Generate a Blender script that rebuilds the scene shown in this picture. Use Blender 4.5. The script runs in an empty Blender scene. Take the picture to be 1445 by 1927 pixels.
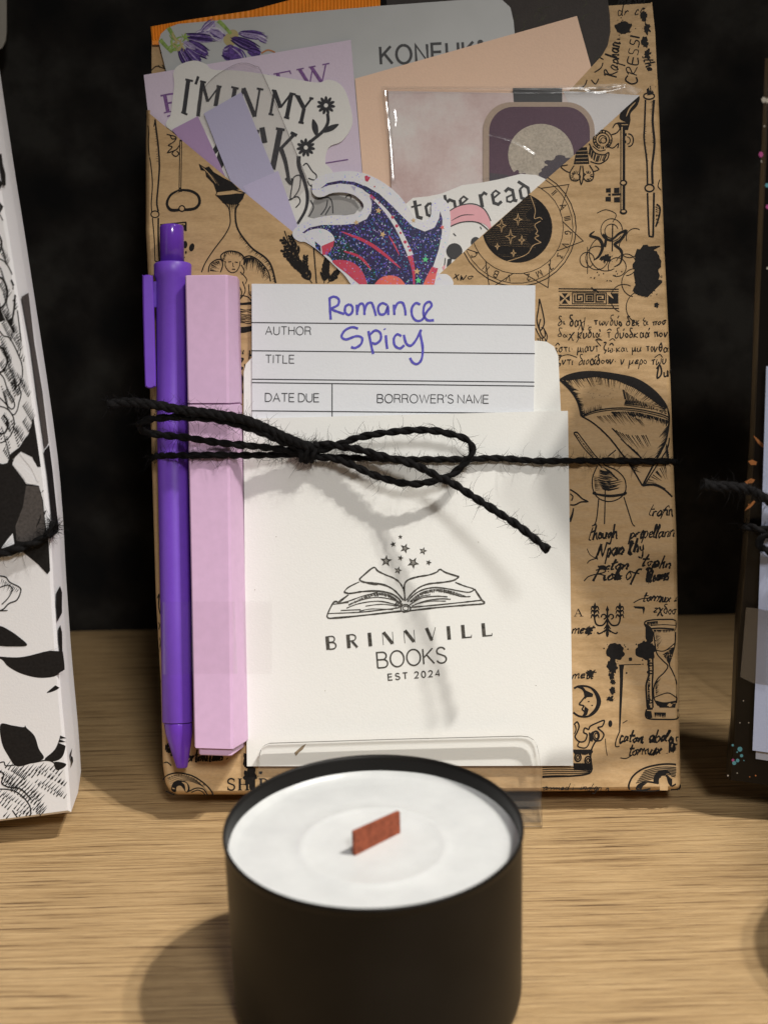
import bpy, bmesh, math, random
from mathutils import Vector, Matrix, noise
from mathutils.geometry import tessellate_polygon
R = math.radians
random.seed(7)
scene = bpy.context.scene
COL = scene.collection

# ------------------------------------------------------------------ camera
F = 2850.0; PITCH = R(18.5); ROLL = R(1.5)
fw = Vector((0, math.cos(PITCH), -math.sin(PITCH)))
r0 = Vector((1, 0, 0)); u0 = Vector((0, math.sin(PITCH), math.cos(PITCH)))
cr = r0 * math.cos(ROLL) - u0 * math.sin(ROLL)
cu = u0 * math.cos(ROLL) + r0 * math.sin(ROLL)
def ray(px, py):                       # a point of the photograph as a direction of unit depth
    return fw + cr * ((px - 722.5) / F) - cu * ((py - 963.5) / F)
DB = 0.4046                            # depth of the foot of the wrapped book
BOOK_GAP = 0.0065                      # the book stands on its easel, this far above the shelf
CAM = Vector((0, 0, BOOK_GAP - ray(795, 1490).z * DB))
cd = bpy.data.cameras.new('camera'); cam = bpy.data.objects.new('camera', cd); COL.objects.link(cam)
m = Matrix((cr, cu, -fw)).transposed().to_4x4(); m.translation = CAM; cam.matrix_world = m
cd.sensor_fit = 'VERTICAL'; cd.sensor_height = 24; cd.lens = 24 * F / 1927
cd.clip_start = 0.01; cd.clip_end = 20
cd.dof.use_dof = True; cd.dof.focus_distance = 0.400; cd.dof.aperture_fstop = 9.5
scene.camera = cam

# ------------------------------------------------------------------ light of the room
w = bpy.data.worlds.new('World'); scene.world = w; w.use_nodes = True
bg = w.node_tree.nodes['Background']; bg.inputs[0].default_value = (1.0, 0.93, 0.86, 1); bg.inputs[1].default_value = 0.06
TARGET = Vector((0.0, 0.355, 0.045))
def spot(name, d, dist, energy, size, ang, blend, col, aim=TARGET):
    l = bpy.data.lights.new(name, 'SPOT'); l.energy = energy; l.spot_size = R(ang); l.spot_blend = blend
    l.shadow_soft_size = size; l.color = col
    o = bpy.data.objects.new(name, l); COL.objects.link(o)
    o.location = TARGET + Vector(d).normalized() * dist
    o.rotation_euler = (aim - o.location).to_track_quat('-Z', 'Y').to_euler()
    return o
WARM = (1.0, 0.955, 0.89)
AIM = Vector((0.0, 0.22, -0.02))
spot('ceiling_spot', (0.47, -0.22, 1.0), 1.3, 49, 0.020, 27.5, 1.0, WARM, AIM)
spot('ceiling_spot', (0.55, -0.21, 1.0), 1.3, 27, 0.020, 27.5, 1.0, WARM, AIM)
ro = spot('room_spot', (0.50, -1.68, 1.52), 2.28, 112, 0.22, 20.0, 1.0, (1, 0.98, 0.95), Vector((0.0, 0.27, -0.02)))
scene.view_settings.view_transform = 'Standard'; scene.view_settings.look = 'None'
scene.view_settings.exposure = 0.12; scene.view_settings.gamma = 1; scene.view_settings.use_curve_mapping = False

# ------------------------------------------------------------------ materials
def newmat(name):
    m = bpy.data.materials.new(name); m.use_nodes = True
    nt = m.node_tree; b = nt.nodes['Principled BSDF']
    return m, nt, b
def N(nt, t, **k):
    n = nt.nodes.new(t)
    for a, v in k.items(): setattr(n, a, v)
    return n
def coords(nt, scale=(1, 1, 1)):
    tc = N(nt, 'ShaderNodeTexCoord'); mp = N(nt, 'ShaderNodeMapping'); mp.inputs['Scale'].default_value = scale
    nt.links.new(tc.outputs['Object'], mp.inputs['Vector']); return mp.outputs[0]
def noise_tex(nt, vec, scale, detail=4, rough=0.6):
    n = N(nt, 'ShaderNodeTexNoise'); n.inputs['Scale'].default_value = scale
    n.inputs['Detail'].default_value = detail; n.inputs['Roughness'].default_value = rough
    nt.links.new(vec, n.inputs['Vector']); return n.outputs['Fac']
def ramp(nt, fac, stops):
    r = N(nt, 'ShaderNodeValToRGB'); e = r.color_ramp.elements
    while len(e) < len(stops): e.new(0.5)
    for i, (p, c) in enumerate(stops):
        e[i].position = p; e[i].color = (c + (1,)) if len(c) == 3 else c
    nt.links.new(fac, r.inputs[0]); return r.outputs[0]
def mixc(nt, fac, a, b, mode='MIX'):
    x = N(nt, 'ShaderNodeMix'); x.data_type = 'RGBA'; x.blend_type = mode
    for s, v in ((x.inputs[0], fac), (x.inputs[6], a), (x.inputs[7], b)):
        if isinstance(v, (int, float)): s.default_value = v
        elif isinstance(v, tuple): s.default_value = v + (1,) if len(v) == 3 else v
        else: nt.links.new(v, s)
    return x.outputs[2]
def bump(nt, b, h, dist, strength=1.0):
    n = N(nt, 'ShaderNodeBump'); n.inputs['Distance'].default_value = dist; n.inputs['Strength'].default_value = strength
    nt.links.new(h, n.inputs['Height']); nt.links.new(n.outputs[0], b.inputs['Normal'])
def paper(name, c, rough=0.75, var=0.06, grain=1800, bumpd=0.00004, spec=0.3, blotch=35):
    m, nt, b = newmat(name); v = coords(nt)
    n1 = noise_tex(nt, v, grain, 3); n2 = noise_tex(nt, v, blotch, 3)
    lo = tuple(x * (1 - var * 2) for x in c); hi = tuple(min(1, x * (1 + var)) for x in c)
    col = ramp(nt, n1, [(0.25, lo), (0.7, hi)])
    col = mixc(nt, 0.35, col, ramp(nt, n2, [(0.3, lo), (0.7, hi)]))
    nt.links.new(col, b.inputs['Base Color']); b.inputs['Roughness'].default_value = rough
    b.inputs['Specular IOR Level'].default_value = spec
    bump(nt, b, n1, bumpd)
    return m
def plain(name, c, rough=0.5, spec=0.5, var=0.03, scale=400, metal=0):
    m, nt, b = newmat(name); v = coords(nt); n = noise_tex(nt, v, scale, 2)
    nt.links.new(ramp(nt, n, [(0.3, tuple(x * (1 - var) for x in c)), (0.7, tuple(min(1, x * (1 + var)) for x in c))]), b.inputs['Base Color'])
    b.inputs['Roughness'].default_value = rough; b.inputs['Specular IOR Level'].default_value = spec; b.inputs['Metallic'].default_value = metal
    return m
def film(name, tint, gloss=0.1, rough=0.08, haze=0.0, hz=(0.8, 0.8, 0.8), crinkle=0.0, cs=120, fres=0.12):
    """thin clear plastic: light passes, a little is mirrored, a little scattered"""
    m, nt, b = newmat(name); nt.nodes.remove(b)
    out = [n for n in nt.nodes if n.type == 'OUTPUT_MATERIAL'][0]
    tr = N(nt, 'ShaderNodeBsdfTransparent'); tr.inputs[0].default_value = tint + (1,)
    gl = N(nt, 'ShaderNodeBsdfGlossy'); gl.inputs['Roughness'].default_value = rough
    df = N(nt, 'ShaderNodeBsdfDiffuse'); df.inputs[0].default_value = hz + (1,)
    m1 = N(nt, 'ShaderNodeMixShader'); m1.inputs[0].default_value = haze
    nt.links.new(tr.outputs[0], m1.inputs[1]); nt.links.new(df.outputs[0], m1.inputs[2])
    m2 = N(nt, 'ShaderNodeMixShader'); nt.links.new(m1.outputs[0], m2.inputs[1]); nt.links.new(gl.outputs[0], m2.inputs[2])
    lw = N(nt, 'ShaderNodeLayerWeight'); lw.inputs[0].default_value = 0.25
    mm = N(nt, 'ShaderNodeMath', operation='MULTIPLY_ADD'); nt.links.new(lw.outputs['Fresnel'], mm.inputs[0])
    mm.inputs[1].default_value = fres; mm.inputs[2].default_value = gloss * 0.4; nt.links.new(mm.outputs[0], m2.inputs[0])
    if crinkle:
        v = coords(nt); n = noise_tex(nt, v, cs, 3, 0.55); bp = N(nt, 'ShaderNodeBump'); bp.inputs['Distance'].default_value = crinkle
        nt.links.new(n, bp.inputs['Height']); nt.links.new(bp.outputs[0], gl.inputs['Normal']); nt.links.new(bp.outputs[0], lw.inputs['Normal'])
    nt.links.new(m2.outputs[0], out.inputs[0])
    return m

KRAFT_C = (0.515, 0.34, 0.17)
def kraft_mat():
    m, nt, b = newmat('kraft_paper'); v = coords(nt, (1, 2.2, 1))
    n1 = noise_tex(nt, v, 900, 4, 0.65); n2 = noise_tex(nt, v, 34, 3); v3 = coords(nt, (1, 6, 1)); n3 = noise_tex(nt, v3, 350, 3)
    col = ramp(nt, n1, [(0.3, tuple(x * 0.82 for x in KRAFT_C)), (0.68, tuple(x * 1.1 for x in KRAFT_C))])
    col = mixc(nt, 0.3, col, ramp(nt, n2, [(0.35, (0.44, 0.28, 0.125)), (0.65, (0.52, 0.335, 0.16))]))
    col = mixc(nt, 0.12, col, ramp(nt, n3, [(0.4, (0.42, 0.27, 0.13)), (0.6, (0.56, 0.39, 0.21))]))
    nt.links.new(col, b.inputs['Base Color']); b.inputs['Roughness'].default_value = 0.62; b.inputs['Specular IOR Level'].default_value = 0.35
    s = N(nt, 'ShaderNodeMath', operation='MULTIPLY_ADD'); nt.links.new(n2, s.inputs[0]); s.inputs[1].default_value = 70.0; nt.links.new(n1, s.inputs[2])
    bump(nt, b, s.outputs[0], 0.00003)
    return m
def ink_mat(name, c, lo=0.75, rough=0.6):
    m, nt, b = newmat(name); v = coords(nt); n = noise_tex(nt, v, 1400, 3)
    nt.links.new(ramp(nt, n, [(0.3, tuple(x * lo for x in c)), (0.7, tuple(min(1, x * (2 - lo)) for x in c))]), b.inputs['Base Color'])
    b.inputs['Roughness'].default_value = rough; b.inputs['Specular IOR Level'].default_value = 0.12
    return m
def wood_mat():
    m, nt, b = newmat('oak_laminate')
    v1 = coords(nt, (2.0, 78, 1)); vw = coords(nt, (1, 3, 1))
    warp = N(nt, 'ShaderNodeTexNoise'); warp.inputs['Scale'].default_value = 14; warp.inputs['Detail'].default_value = 3
    nt.links.new(vw, warp.inputs['Vector'])
    add = N(nt, 'ShaderNodeVectorMath', operation='MULTIPLY_ADD')
    nt.links.new(warp.outputs['Color'], add.inputs[0]); add.inputs[1].default_value = (0.0, 0.16, 0); nt.links.new(v1, add.inputs[2])
    g = add.outputs[0]
    broad = noise_tex(nt, g, 3.0, 4, 0.55); mid = noise_tex(nt, g, 15, 5, 0.62); fine = noise_tex(nt, g, 52, 4, 0.65)
    col = ramp(nt, broad, [(0.3, (0.37, 0.236, 0.105)), (0.5, (0.435, 0.285, 0.134)), (0.72, (0.49, 0.333, 0.165))])
    col = mixc(nt, 0.72, col, ramp(nt, mid, [(0.36, (0.18, 0.105, 0.044)), (0.47, (0.415, 0.27, 0.125)), (0.64, (0.575, 0.395, 0.20))]))
    cut = ramp(nt, mid, [(0.355, (1, 1, 1)), (0.385, (0, 0, 0))])
    col = mixc(nt, cut, col, (0.13, 0.072, 0.03))
    cut2 = ramp(nt, fine, [(0.35, (1, 1, 1)), (0.43, (0, 0, 0))])
    cf = N(nt, 'ShaderNodeMath', operation='MULTIPLY'); nt.links.new(cut2, cf.inputs[0]); cf.inputs[1].default_value = 0.75
    col = mixc(nt, cf.outputs[0], col, (0.24, 0.14, 0.062))
    vp = coords(nt, (3.0, 150, 1)); pore = noise_tex(nt, vp, 9, 3, 0.5)
    pm = N(nt, 'ShaderNodeMath', operation='MULTIPLY'); nt.links.new(ramp(nt, pore, [(0.30, (1, 1, 1)), (0.37, (0, 0, 0))]), pm.inputs[0]); pm.inputs[1].default_value = 0.8
    col = mixc(nt, pm.outputs[0], col, (0.20, 0.118, 0.05))
    nt.links.new(col, b.inputs['Base Color']); b.inputs['Roughness'].default_value = 0.5; b.inputs['Specular IOR Level'].default_value = 0.35
    h = N(nt, 'ShaderNodeMath', operation='ADD'); nt.links.new(mid, h.inputs[0]); nt.links.new(fine, h.inputs[1])
    bump(nt, b, h.outputs[0], 0.00035)
    return m
def wall_mat():
    m, nt, b = newmat('black_damask_wallpaper'); v = coords(nt)
    wv = N(nt, 'ShaderNodeTexVoronoi'); wv.feature = 'SMOOTH_F1'; wv.inputs['Scale'].default_value = 48; nt.links.new(v, wv.inputs['Vector'])
    n = noise_tex(nt, v, 90, 4, 0.55)
    s = N(nt, 'ShaderNodeMath', operation='MULTIPLY'); nt.links.new(wv.outputs['Distance'], s.inputs[0]); nt.links.new(n, s.inputs[1])
    col = ramp(nt, s.outputs[0], [(0.08, (0.008, 0.008, 0.008)), (0.19, (0.017, 0.015, 0.0135)), (0.34, (0.036, 0.034, 0.030))])
    nt.links.new(col, b.inputs['Base Color']); b.inputs['Roughness'].default_value = 0.7; b.inputs['Specular IOR Level'].default_value = 0.12
    return m
def glitter_mat(name, c, c2, amount=0.5):
    m, nt, b = newmat(name); v = coords(nt)
    vo = N(nt, 'ShaderNodeTexVoronoi'); vo.inputs['Scale'].default_value = 2600; nt.links.new(v, vo.inputs['Vector'])
    n = noise_tex(nt, v, 110, 3)
    base = ramp(nt, n, [(0.4, c), (0.6, c2)])
    sep = N(nt, 'ShaderNodeSeparateColor'); nt.links.new(vo.outputs['Color'], sep.inputs[0])
    hue = ramp(nt, sep.outputs[0], [(0.0, (0.08, 0.6, 0.6)), (0.2, (0.08, 0.16, 0.9)), (0.6, (0.3, 0.16, 0.85)), (0.9, (0.75, 0.7, 1.0)), (1.0, (0.1, 0.8, 0.4))])
    k = ramp(nt, sep.outputs[1], [(1 - amount, (0, 0, 0)), (1 - amount + 0.2, (1, 1, 1))])
    d = ramp(nt, vo.outputs['Distance'], [(0.2, (1, 1, 1)), (0.6, (0, 0, 0))])
    mk = N(nt, 'ShaderNodeMath', operation='MULTIPLY'); nt.links.new(k, mk.inputs[0]); nt.links.new(d, mk.inputs[1])
    nt.links.new(mixc(nt, mk.outputs[0], base, hue), b.inputs['Base Color'])
    b.inputs['Roughness'].default_value = 0.3; b.inputs['Metallic'].default_value = 0.15
    return m

M = dict(
    kraft=kraft_mat(), ink=ink_mat('black_print', (0.014, 0.012, 0.011)), wood=wood_mat(), wall=wall_mat(),
    white=paper('ivory_card', (0.81, 0.81, 0.775), var=0.015), card=paper('white_index_card', (0.73, 0.75, 0.78), var=0.015),
    rule=ink_mat('grey_rule', (0.055, 0.055, 0.06)), pen_ink=ink_mat('violet_marker', (0.115, 0.105, 0.50), 0.8),
    stamp=ink_mat('stamp_ink', (0.075, 0.07, 0.06), 0.35),
    purple=plain('purple_plastic', (0.175, 0.062, 0.54), 0.42), purple_gloss=plain('purple_gloss_plastic', (0.15, 0.045, 0.46), 0.16),
    pink=plain('pale_mauve_plastic', (0.66, 0.435, 0.64), 0.45),
    twine=plain('black_jute', (0.0075, 0.007, 0.0072), 0.9, 0.12, 0.4, 900),
    tin=plain('matt_black_tin', (0.006, 0.0052, 0.0045), 0.46, 0.22, 0.2, 60), wick=plain('red_brown_wood_wick', (0.24, 0.062, 0.03), 0.7, 0.2, 0.25, 700),
    lilac=paper('lilac_card', (0.65, 0.555, 0.67), var=0.03), lilac_ink=ink_mat('plum_print', (0.20, 0.10, 0.27)),
    lav=paper('lavender_paper', (0.44, 0.42, 0.58), var=0.02), lav2=paper('lavender_paper_light', (0.50, 0.46, 0.64), var=0.02), mauve=paper('mauve_paper', (0.40, 0.27, 0.46), var=0.02),
    beige=paper('peach_card', (0.82, 0.58, 0.43), var=0.03), silver=plain('silver_sachet', (0.45, 0.46, 0.455), 0.40, 0.45, 0.05, 60, 0.0),
    orange=plain('orange_foil', (0.88, 0.28, 0.02), 0.4, 0.5, 0.08, 200), sheet=paper('charcoal_sheet', (0.05, 0.042, 0.038), var=0.12, blotch=120),
    sticker=paper('vinyl_sticker', (0.70, 0.685, 0.65), 0.4, var=0.02, spec=0.5), sink=ink_mat('sticker_print', (0.045, 0.045, 0.05)),
    sgrey=paper('grey_print', (0.34, 0.33, 0.32), 0.4, var=0.03),
    pinkcard=None, purp_dark=paper('aubergine_print', (0.125, 0.075, 0.105), var=0.08), moon=paper('moon_print', (0.52, 0.46, 0.38), var=0.2, blotch=160),
    taupe=paper('taupe_print', (0.44, 0.34, 0.27)), black=plain('black_print_gloss', (0.02, 0.019, 0.02), 0.5), skull=paper('bone_white_print', (0.78, 0.77, 0.74), 0.4, var=0.01),
    rose=plain('rose_print', (0.75, 0.36, 0.40), 0.4), red=glitter_mat('crimson_glitter', (0.50, 0.03, 0.08), (0.55, 0.06, 0.10), 0.18),
    coral=glitter_mat('coral_glitter', (0.75, 0.16, 0.10), (0.65, 0.10, 0.12), 0.15), navy=glitter_mat('navy_glitter', (0.008, 0.012, 0.065), (0.030, 0.012, 0.075), 0.42),
    green=glitter_mat('green_glitter', (0.006, 0.03, 0.028), (0.01, 0.012, 0.04), 0.55), holo=glitter_mat('pearl_glitter', (0.70, 0.69, 0.68), (0.66, 0.66, 0.70), 0.2),
    gold=plain('gold_star_print', (0.62, 0.42, 0.2), 0.3), gstar=plain('green_star_print', (0.1, 0.62, 0.25), 0.3), violet=ink_mat('violet_petal_print', (0.10, 0.055, 0.22), 0.5), violet2=ink_mat('pale_violet_petal_print', (0.33, 0.27, 0.45), 0.7),
    leaf=ink_mat('green_stem_print', (0.25, 0.36, 0.10), 0.7), floral=paper('white_wrapping_paper', (0.84, 0.84, 0.86), var=0.015), fink=ink_mat('floral_print', (0.016, 0.0145, 0.014)),
    fgrey=ink_mat('floral_grey_print', (0.085, 0.075, 0.07)), lime=plain('lime_print', (0.5, 0.6, 0.15)),
    dark=plain('black_gloss_wrap', (0.006, 0.0047, 0.0042), 0.3, 0.25), cream=paper('cream_card', (0.48, 0.45, 0.39)), blue=paper('pale_blue_card', (0.45, 0.50, 0.68), var=0.02),
    blue2=paper('grey_blue_card', (0.42, 0.44, 0.52), var=0.02), teal=plain('teal_print', (0.1, 0.33, 0.40)), magenta=plain('magenta_print', (0.42, 0.07, 0.24)), rust=plain('rust_print', (0.45, 0.17, 0.05)),
    tape=film('clear_tape', (0.985, 0.98, 0.98), 0.04, 0.22, 0.010, (0.70, 0.66, 0.68)), film=film('clear_film', (0.99, 0.99, 0.99), 0.006, 0.1, 0.006, crinkle=0.0003, cs=40, fres=0.03),
    film_edge=film('clear_film_seam', (0.94, 0.93, 0.92), 0.03, 0.15, 0.04, crinkle=0.0003, cs=60, fres=0.05), sleeve=film('clear_sleeve', (0.985, 0.98, 0.98), 0.03, 0.1, 0.02, (.6, .58, .6)), sleeve_edge=film('clear_sleeve_edge', (0.62, 0.60, 0.60), 0.2, 0.15, 0.2, (0.4, 0.38, 0.38)),
    acrylic=film('clear_acrylic', (0.993, 0.993, 0.99), 0.03, 0.03, 0.012, (.9, .88, .88), fres=0.10), acr_dark_edge=film('acrylic_edge_painted_dark', (0.24, 0.23, 0.21), 0.12, 0.12, 0.40, (0.06, 0.057, 0.05)),  # edge colour painted dark for the dark surroundings it would refract
    acr_side=film('clear_acrylic_side', (0.80, 0.79, 0.75), 0.3, 0.08, 0.08),
)
def glint():
    m, nt, b = newmat('film_glint'); nt.nodes.remove(b); out = [n for n in nt.nodes if n.type == 'OUTPUT_MATERIAL'][0]
    tr = N(nt, 'ShaderNodeBsdfTransparent'); gl = N(nt, 'ShaderNodeBsdfGlossy'); gl.inputs['Roughness'].default_value = 0.17
    mx = N(nt, 'ShaderNodeMixShader'); mx.inputs[0].default_value = 0.11; nt.links.new(tr.outputs[0], mx.inputs[1]); nt.links.new(gl.outputs[0], mx.inputs[2]); nt.links.new(mx.outputs[0], out.inputs[0])
    return m
M['glint'] = glint()
def pinkcard():
    m, nt, b = newmat('pink_watercolour_card'); v = coords(nt); n = noise_tex(nt, v, 45, 5)
    n2 = noise_tex(nt, v, 1500, 2)
    c = ramp(nt, n, [(0.36, (0.72, 0.67, 0.64)), (0.5, (0.66, 0.53, 0.51)), (0.66, (0.54, 0.37, 0.35))])
    nt.links.new(mixc(nt, 0.1, c, ramp(nt, n2, [(0.3, (0.4, 0.3, 0.3)), (0.7, (0.8, 0.75, 0.74))])), b.inputs['Base Color']); b.inputs['Roughness'].default_value = 0.6
    return m
M['pinkcard'] = pinkcard()
def waxmat():
    m, nt, b = newmat('white_soy_wax'); v = coords(nt); n = noise_tex(nt, v, 90, 5)
    nt.links.new(ramp(nt, n, [(0.35, (0.53, 0.54, 0.537)), (0.65, (0.59, 0.60, 0.594))]), b.inputs['Base Color'])
    b.inputs['Roughness'].default_value = 0.35; b.inputs['Subsurface Weight'].default_value = 0.25; b.inputs['Subsurface Radius'].default_value = (0.004, 0.004, 0.0045)
    b.inputs['Subsurface Scale'].default_value = 1.0
    bump(nt, b, n, 0.0002)
    return m
M['wax'] = waxmat()

# ------------------------------------------------------------------ object helpers
def tag(o, label=None, cat=None, group=None, kind=None):
    for k, v in (('label', label), ('category', cat), ('group', group), ('kind', kind)):
        if v: o[k] = v
    return o
def root(name, mw, label, cat, group=None):
    o = bpy.data.objects.new(name, None); COL.objects.link(o); o.empty_display_size = 0.01
    o.matrix_world = mw; o['_m'] = 0; del o['_m']
    return tag(o, label, cat, group)

def build(name, bm, mats, parent=None, mw=None, smooth=False):
    """links the bmesh (world coordinates) as ONE object standing at mw or under parent"""
    if parent is not None: base = parent.matrix_world if parent.parent is None else WM(parent)
    else: base = mw if mw is not None else Matrix()
    bm.transform(base.inverted())
    bmesh.ops.recalc_face_normals(bm, faces=[f for f in bm.faces if not f.tag]) if False else None
    me = bpy.data.meshes.new(name); bm.to_mesh(me); bm.free()
    for x in (mats if isinstance(mats, (list, tuple)) else [mats]): me.materials.append(x)
    if smooth:
        for p in me.polygons: p.use_smooth = True
    o = bpy.data.objects.new(name, me); COL.objects.link(o)
    if parent is not None: o.parent = parent
    else: o.matrix_world = base
    return o
def WM(o):
    mtx = o.matrix_basis.copy()
    while o.parent is not None:
        o = o.parent; mtx = o.matrix_basis @ mtx
    return mtx
def face(bm, pts, mi=0, smooth=False):
    try:
        f = bm.faces.new([bm.verts.new(p) for p in pts]); f.material_index = mi; f.smooth = smooth; return f
    except ValueError: return None
def slab(bm, front, back, mi=0, side=None, cap_back=True, skip=()):
    """solid between two matching outlines (front seen from outside runs anticlockwise or clockwise alike)"""
    side = mi if side is None else side
    a = [bm.verts.new(p) for p in front]; b = [bm.verts.new(p) for p in back]; n = len(a)
    def fill(vs):
        for t in tessellate_polygon([[v.co for v in vs]]):
            try: f = bm.faces.new([vs[i] for i in t]); f.material_index = mi
            except ValueError: pass
    fill(a)
    if cap_back: fill(b[::-1])
    for i in range(n):
        if i in skip: continue
        j = (i + 1) % n
        f = bm.faces.new((a[i], b[i], b[j], a[j])); f.material_index = side
def loft(bm, rings, mi=0, closed=True, smooth=True, cap0=False, cap1=False):
    vs = [[bm.verts.new(p) for p in r] for r in rings]; n = len(vs[0])
    for a, b in zip(vs, vs[1:]):
        for i in range(n if closed else n - 1):
            j = (i + 1) % n
            f = bm.faces.new((a[i], a[j], b[j], b[i])); f.material_index = mi; f.smooth = smooth
    if cap0: f = bm.faces.new(vs[0][::-1]); f.material_index = mi
    if cap1: f = bm.faces.new(vs[-1]); f.material_index = mi
    return vs
def lathe(bm, prof, c, seg=96, mi=0, smooth=True):
    rings = [[c + Vector((r * math.cos(2 * math.pi * i / seg), r * math.sin(2 * math.pi * i / seg), z)) for i in range(seg)] for r, z in prof]
    return loft(bm, rings, mi, True, smooth)
def catmull(pts, sub=6, closed=False):
    n = len(pts)
    if n < 3: return list(pts)
    out = []
    rng = n if closed else n - 1
    for i in range(rng):
        if closed: p0, p1, p2, p3 = (pts[(i + k - 1) % n] for k in range(4))
        else:
            p1, p2 = pts[i], pts[i + 1]; p0 = pts[i - 1] if i else pts[i]; p3 = pts[i + 2] if i + 2 < n else pts[i + 1]
        for s in range(sub):
            t = s / sub
            out.append(tuple(0.5 * (2 * b + (c - a) * t + (2 * a - 5 * b + 4 * c - d) * t * t + (3 * b - a - 3 * c + d) * t ** 3)
                             for a, b, c, d in zip(p0, p1, p2, p3)))
    if not closed: out.append(tuple(pts[-1]))
    return out

# ------------------------------------------------------------------ printed artwork: flat strokes and fills laid on a sheet
class T:                                # a zoomed tracing: crop corner and magnification
    def __init__(s, x0, y0, k): s.x0, s.y0, s.k = x0, y0, k
    def __call__(s, pts): return [(s.x0 + p[0] / s.k, s.y0 + p[1] / s.k) for p in pts]
ID = T(0, 0, 1)
class Ink:
    def __init__(s): s.f = []; s.k = 0; s.clip = []; s.t = ID; s.mi = 1
    def add(s, poly, mi=None):
        for (ax, ay, bx, by) in s.clip:    # keep what lies to the right hand side of a->b (image coordinates)
            out = []
            d = [(bx - ax) * (p[1] - ay) - (by - ay) * (p[0] - ax) for p in poly]
            for i in range(len(poly)):
                j = (i + 1) % len(poly)
                if d[i] >= 0: out.append(poly[i])
                if (d[i] >= 0) != (d[j] >= 0):
                    t = d[i] / (d[i] - d[j]); out.append((poly[i][0] + (poly[j][0] - poly[i][0]) * t, poly[i][1] + (poly[j][1] - poly[i][1]) * t))
            poly = out
            if len(poly) < 3: return
        s.f.append((poly, s.mi if mi is None else mi, s.k))
    def s(s, pts, w=1.6, w1=None, smooth=True, closed=False, taper=0, mi=None, sub=5, wob=0.0):
        pts = s.t(pts); s.k += 1
        if smooth and len(pts) > 2: pts = catmull(pts, sub, closed)
        if closed: pts = list(pts) + [pts[0]]
        n = len(pts); w1 = w if w1 is None else w1
        if n < 2: return
        L = []; Rr = []
        for i, p in enumerate(pts):
            a = pts[i - 1] if i else (pts[-2] if closed else None); b = pts[i + 1] if i < n - 1 else (pts[1] if closed else None)
            d1 = None; d2 = None
            if a is not None:
                q = (p[0] - a[0], p[1] - a[1]); l = math.hypot(*q); d1 = (q[0] / l, q[1] / l) if l > 1e-9 else None
            if b is not None:
                q = (b[0] - p[0], b[1] - p[1]); l = math.hypot(*q); d2 = (q[0] / l, q[1] / l) if l > 1e-9 else None
            if d1 is None: d1 = d2
            if d2 is None: d2 = d1
            if d1 is None: d1 = d2 = (1, 0)
            tx, ty = d1[0] + d2[0], d1[1] + d2[1]; l = math.hypot(tx, ty)
            if l < 0.2: nx, ny, sc = -d1[1], d1[0], 1
            else:
                nx, ny = -ty / l, tx / l; c = nx * -d1[1] + ny * d1[0]; sc = min(1 / max(c, 0.35), 1.9)
            t = i / (n - 1); ww = w + (w1 - w) * t
            if taper == 1: ww *= 1 - 0.9 * t
            elif taper == 2: ww *= 0.15 + 0.85 * math.sin(math.pi * t) ** 0.7
            if wob: ww *= 1 + wob * (random.random() - 0.5) * 2
            h = ww * 0.5 * sc
            L.append((p[0] + nx * h, p[1] + ny * h)); Rr.append((p[0] - nx * h, p[1] - ny * h))
        for i in range(n - 1): s.add([L[i], L[i + 1], Rr[i + 1], Rr[i]], mi)
    def fill(s, pts, smooth=False, mi=None, sub=5):
        pts = s.t(pts); s.k += 1
        if smooth: pts = catmull(pts, sub, True)
        for tri in tessellate_polygon([[Vector((p[0], p[1], 0)) for p in pts]]): s.add([pts[i] for i in tri], mi)
    def ell(s, cx, cy, rx, ry=None, w=1.6, a0=0, a1=360, mi=None, rot=0):
        ry = rx if ry is None else ry; n = max(8, int(abs(a1 - a0) / 12))
        p = []
        for i in range(n + 1):
            a = R(a0 + (a1 - a0) * i / n); x, y = rx * math.cos(a), -ry * math.sin(a); c, q = math.cos(R(rot)), math.sin(R(rot))
            p.append((cx + x * c + y * q, cy - x * q + y * c))
        s.s(p, w, smooth=False, mi=mi)
    def disc(s, cx, cy, rx, ry=None, mi=None, rot=0, n=20):
        ry = rx if ry is None else ry; c, q = math.cos(R(rot)), math.sin(R(rot))
        s.fill([(cx + rx * math.cos(2 * math.pi * i / n) * c - ry * math.sin(2 * math.pi * i / n) * q, cy + rx * math.cos(2 * math.pi * i / n) * q + ry * math.sin(2 * math.pi * i / n) * c) for i in range(n)], mi=mi)
    def blot(s, cx, cy, rx, ry=None, irr=0.2, n=34, mi=None, drops=6):
        ry = rx if ry is None else ry; o = random.random() * 90
        p = []
        for i in range(n):
            a = 2 * math.pi * i / n; k = 1 + irr * (noise.noise(Vector((math.cos(a) * 2 + o, math.sin(a) * 2, 0))) * 1.6 + random.uniform(-0.35, 0.35))
            p.append((cx + rx * k * math.cos(a), cy + ry * k * math.sin(a)))
        s.fill(p, mi=mi)
        for i in range(drops):
            a = random.random() * 7; k = random.uniform(1.1, 1.6); r = rx * random.uniform(0.03, 0.1)
            s.disc(cx + rx * k * math.cos(a), cy + ry * k * math.sin(a), r, r, mi, n=7)
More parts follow.
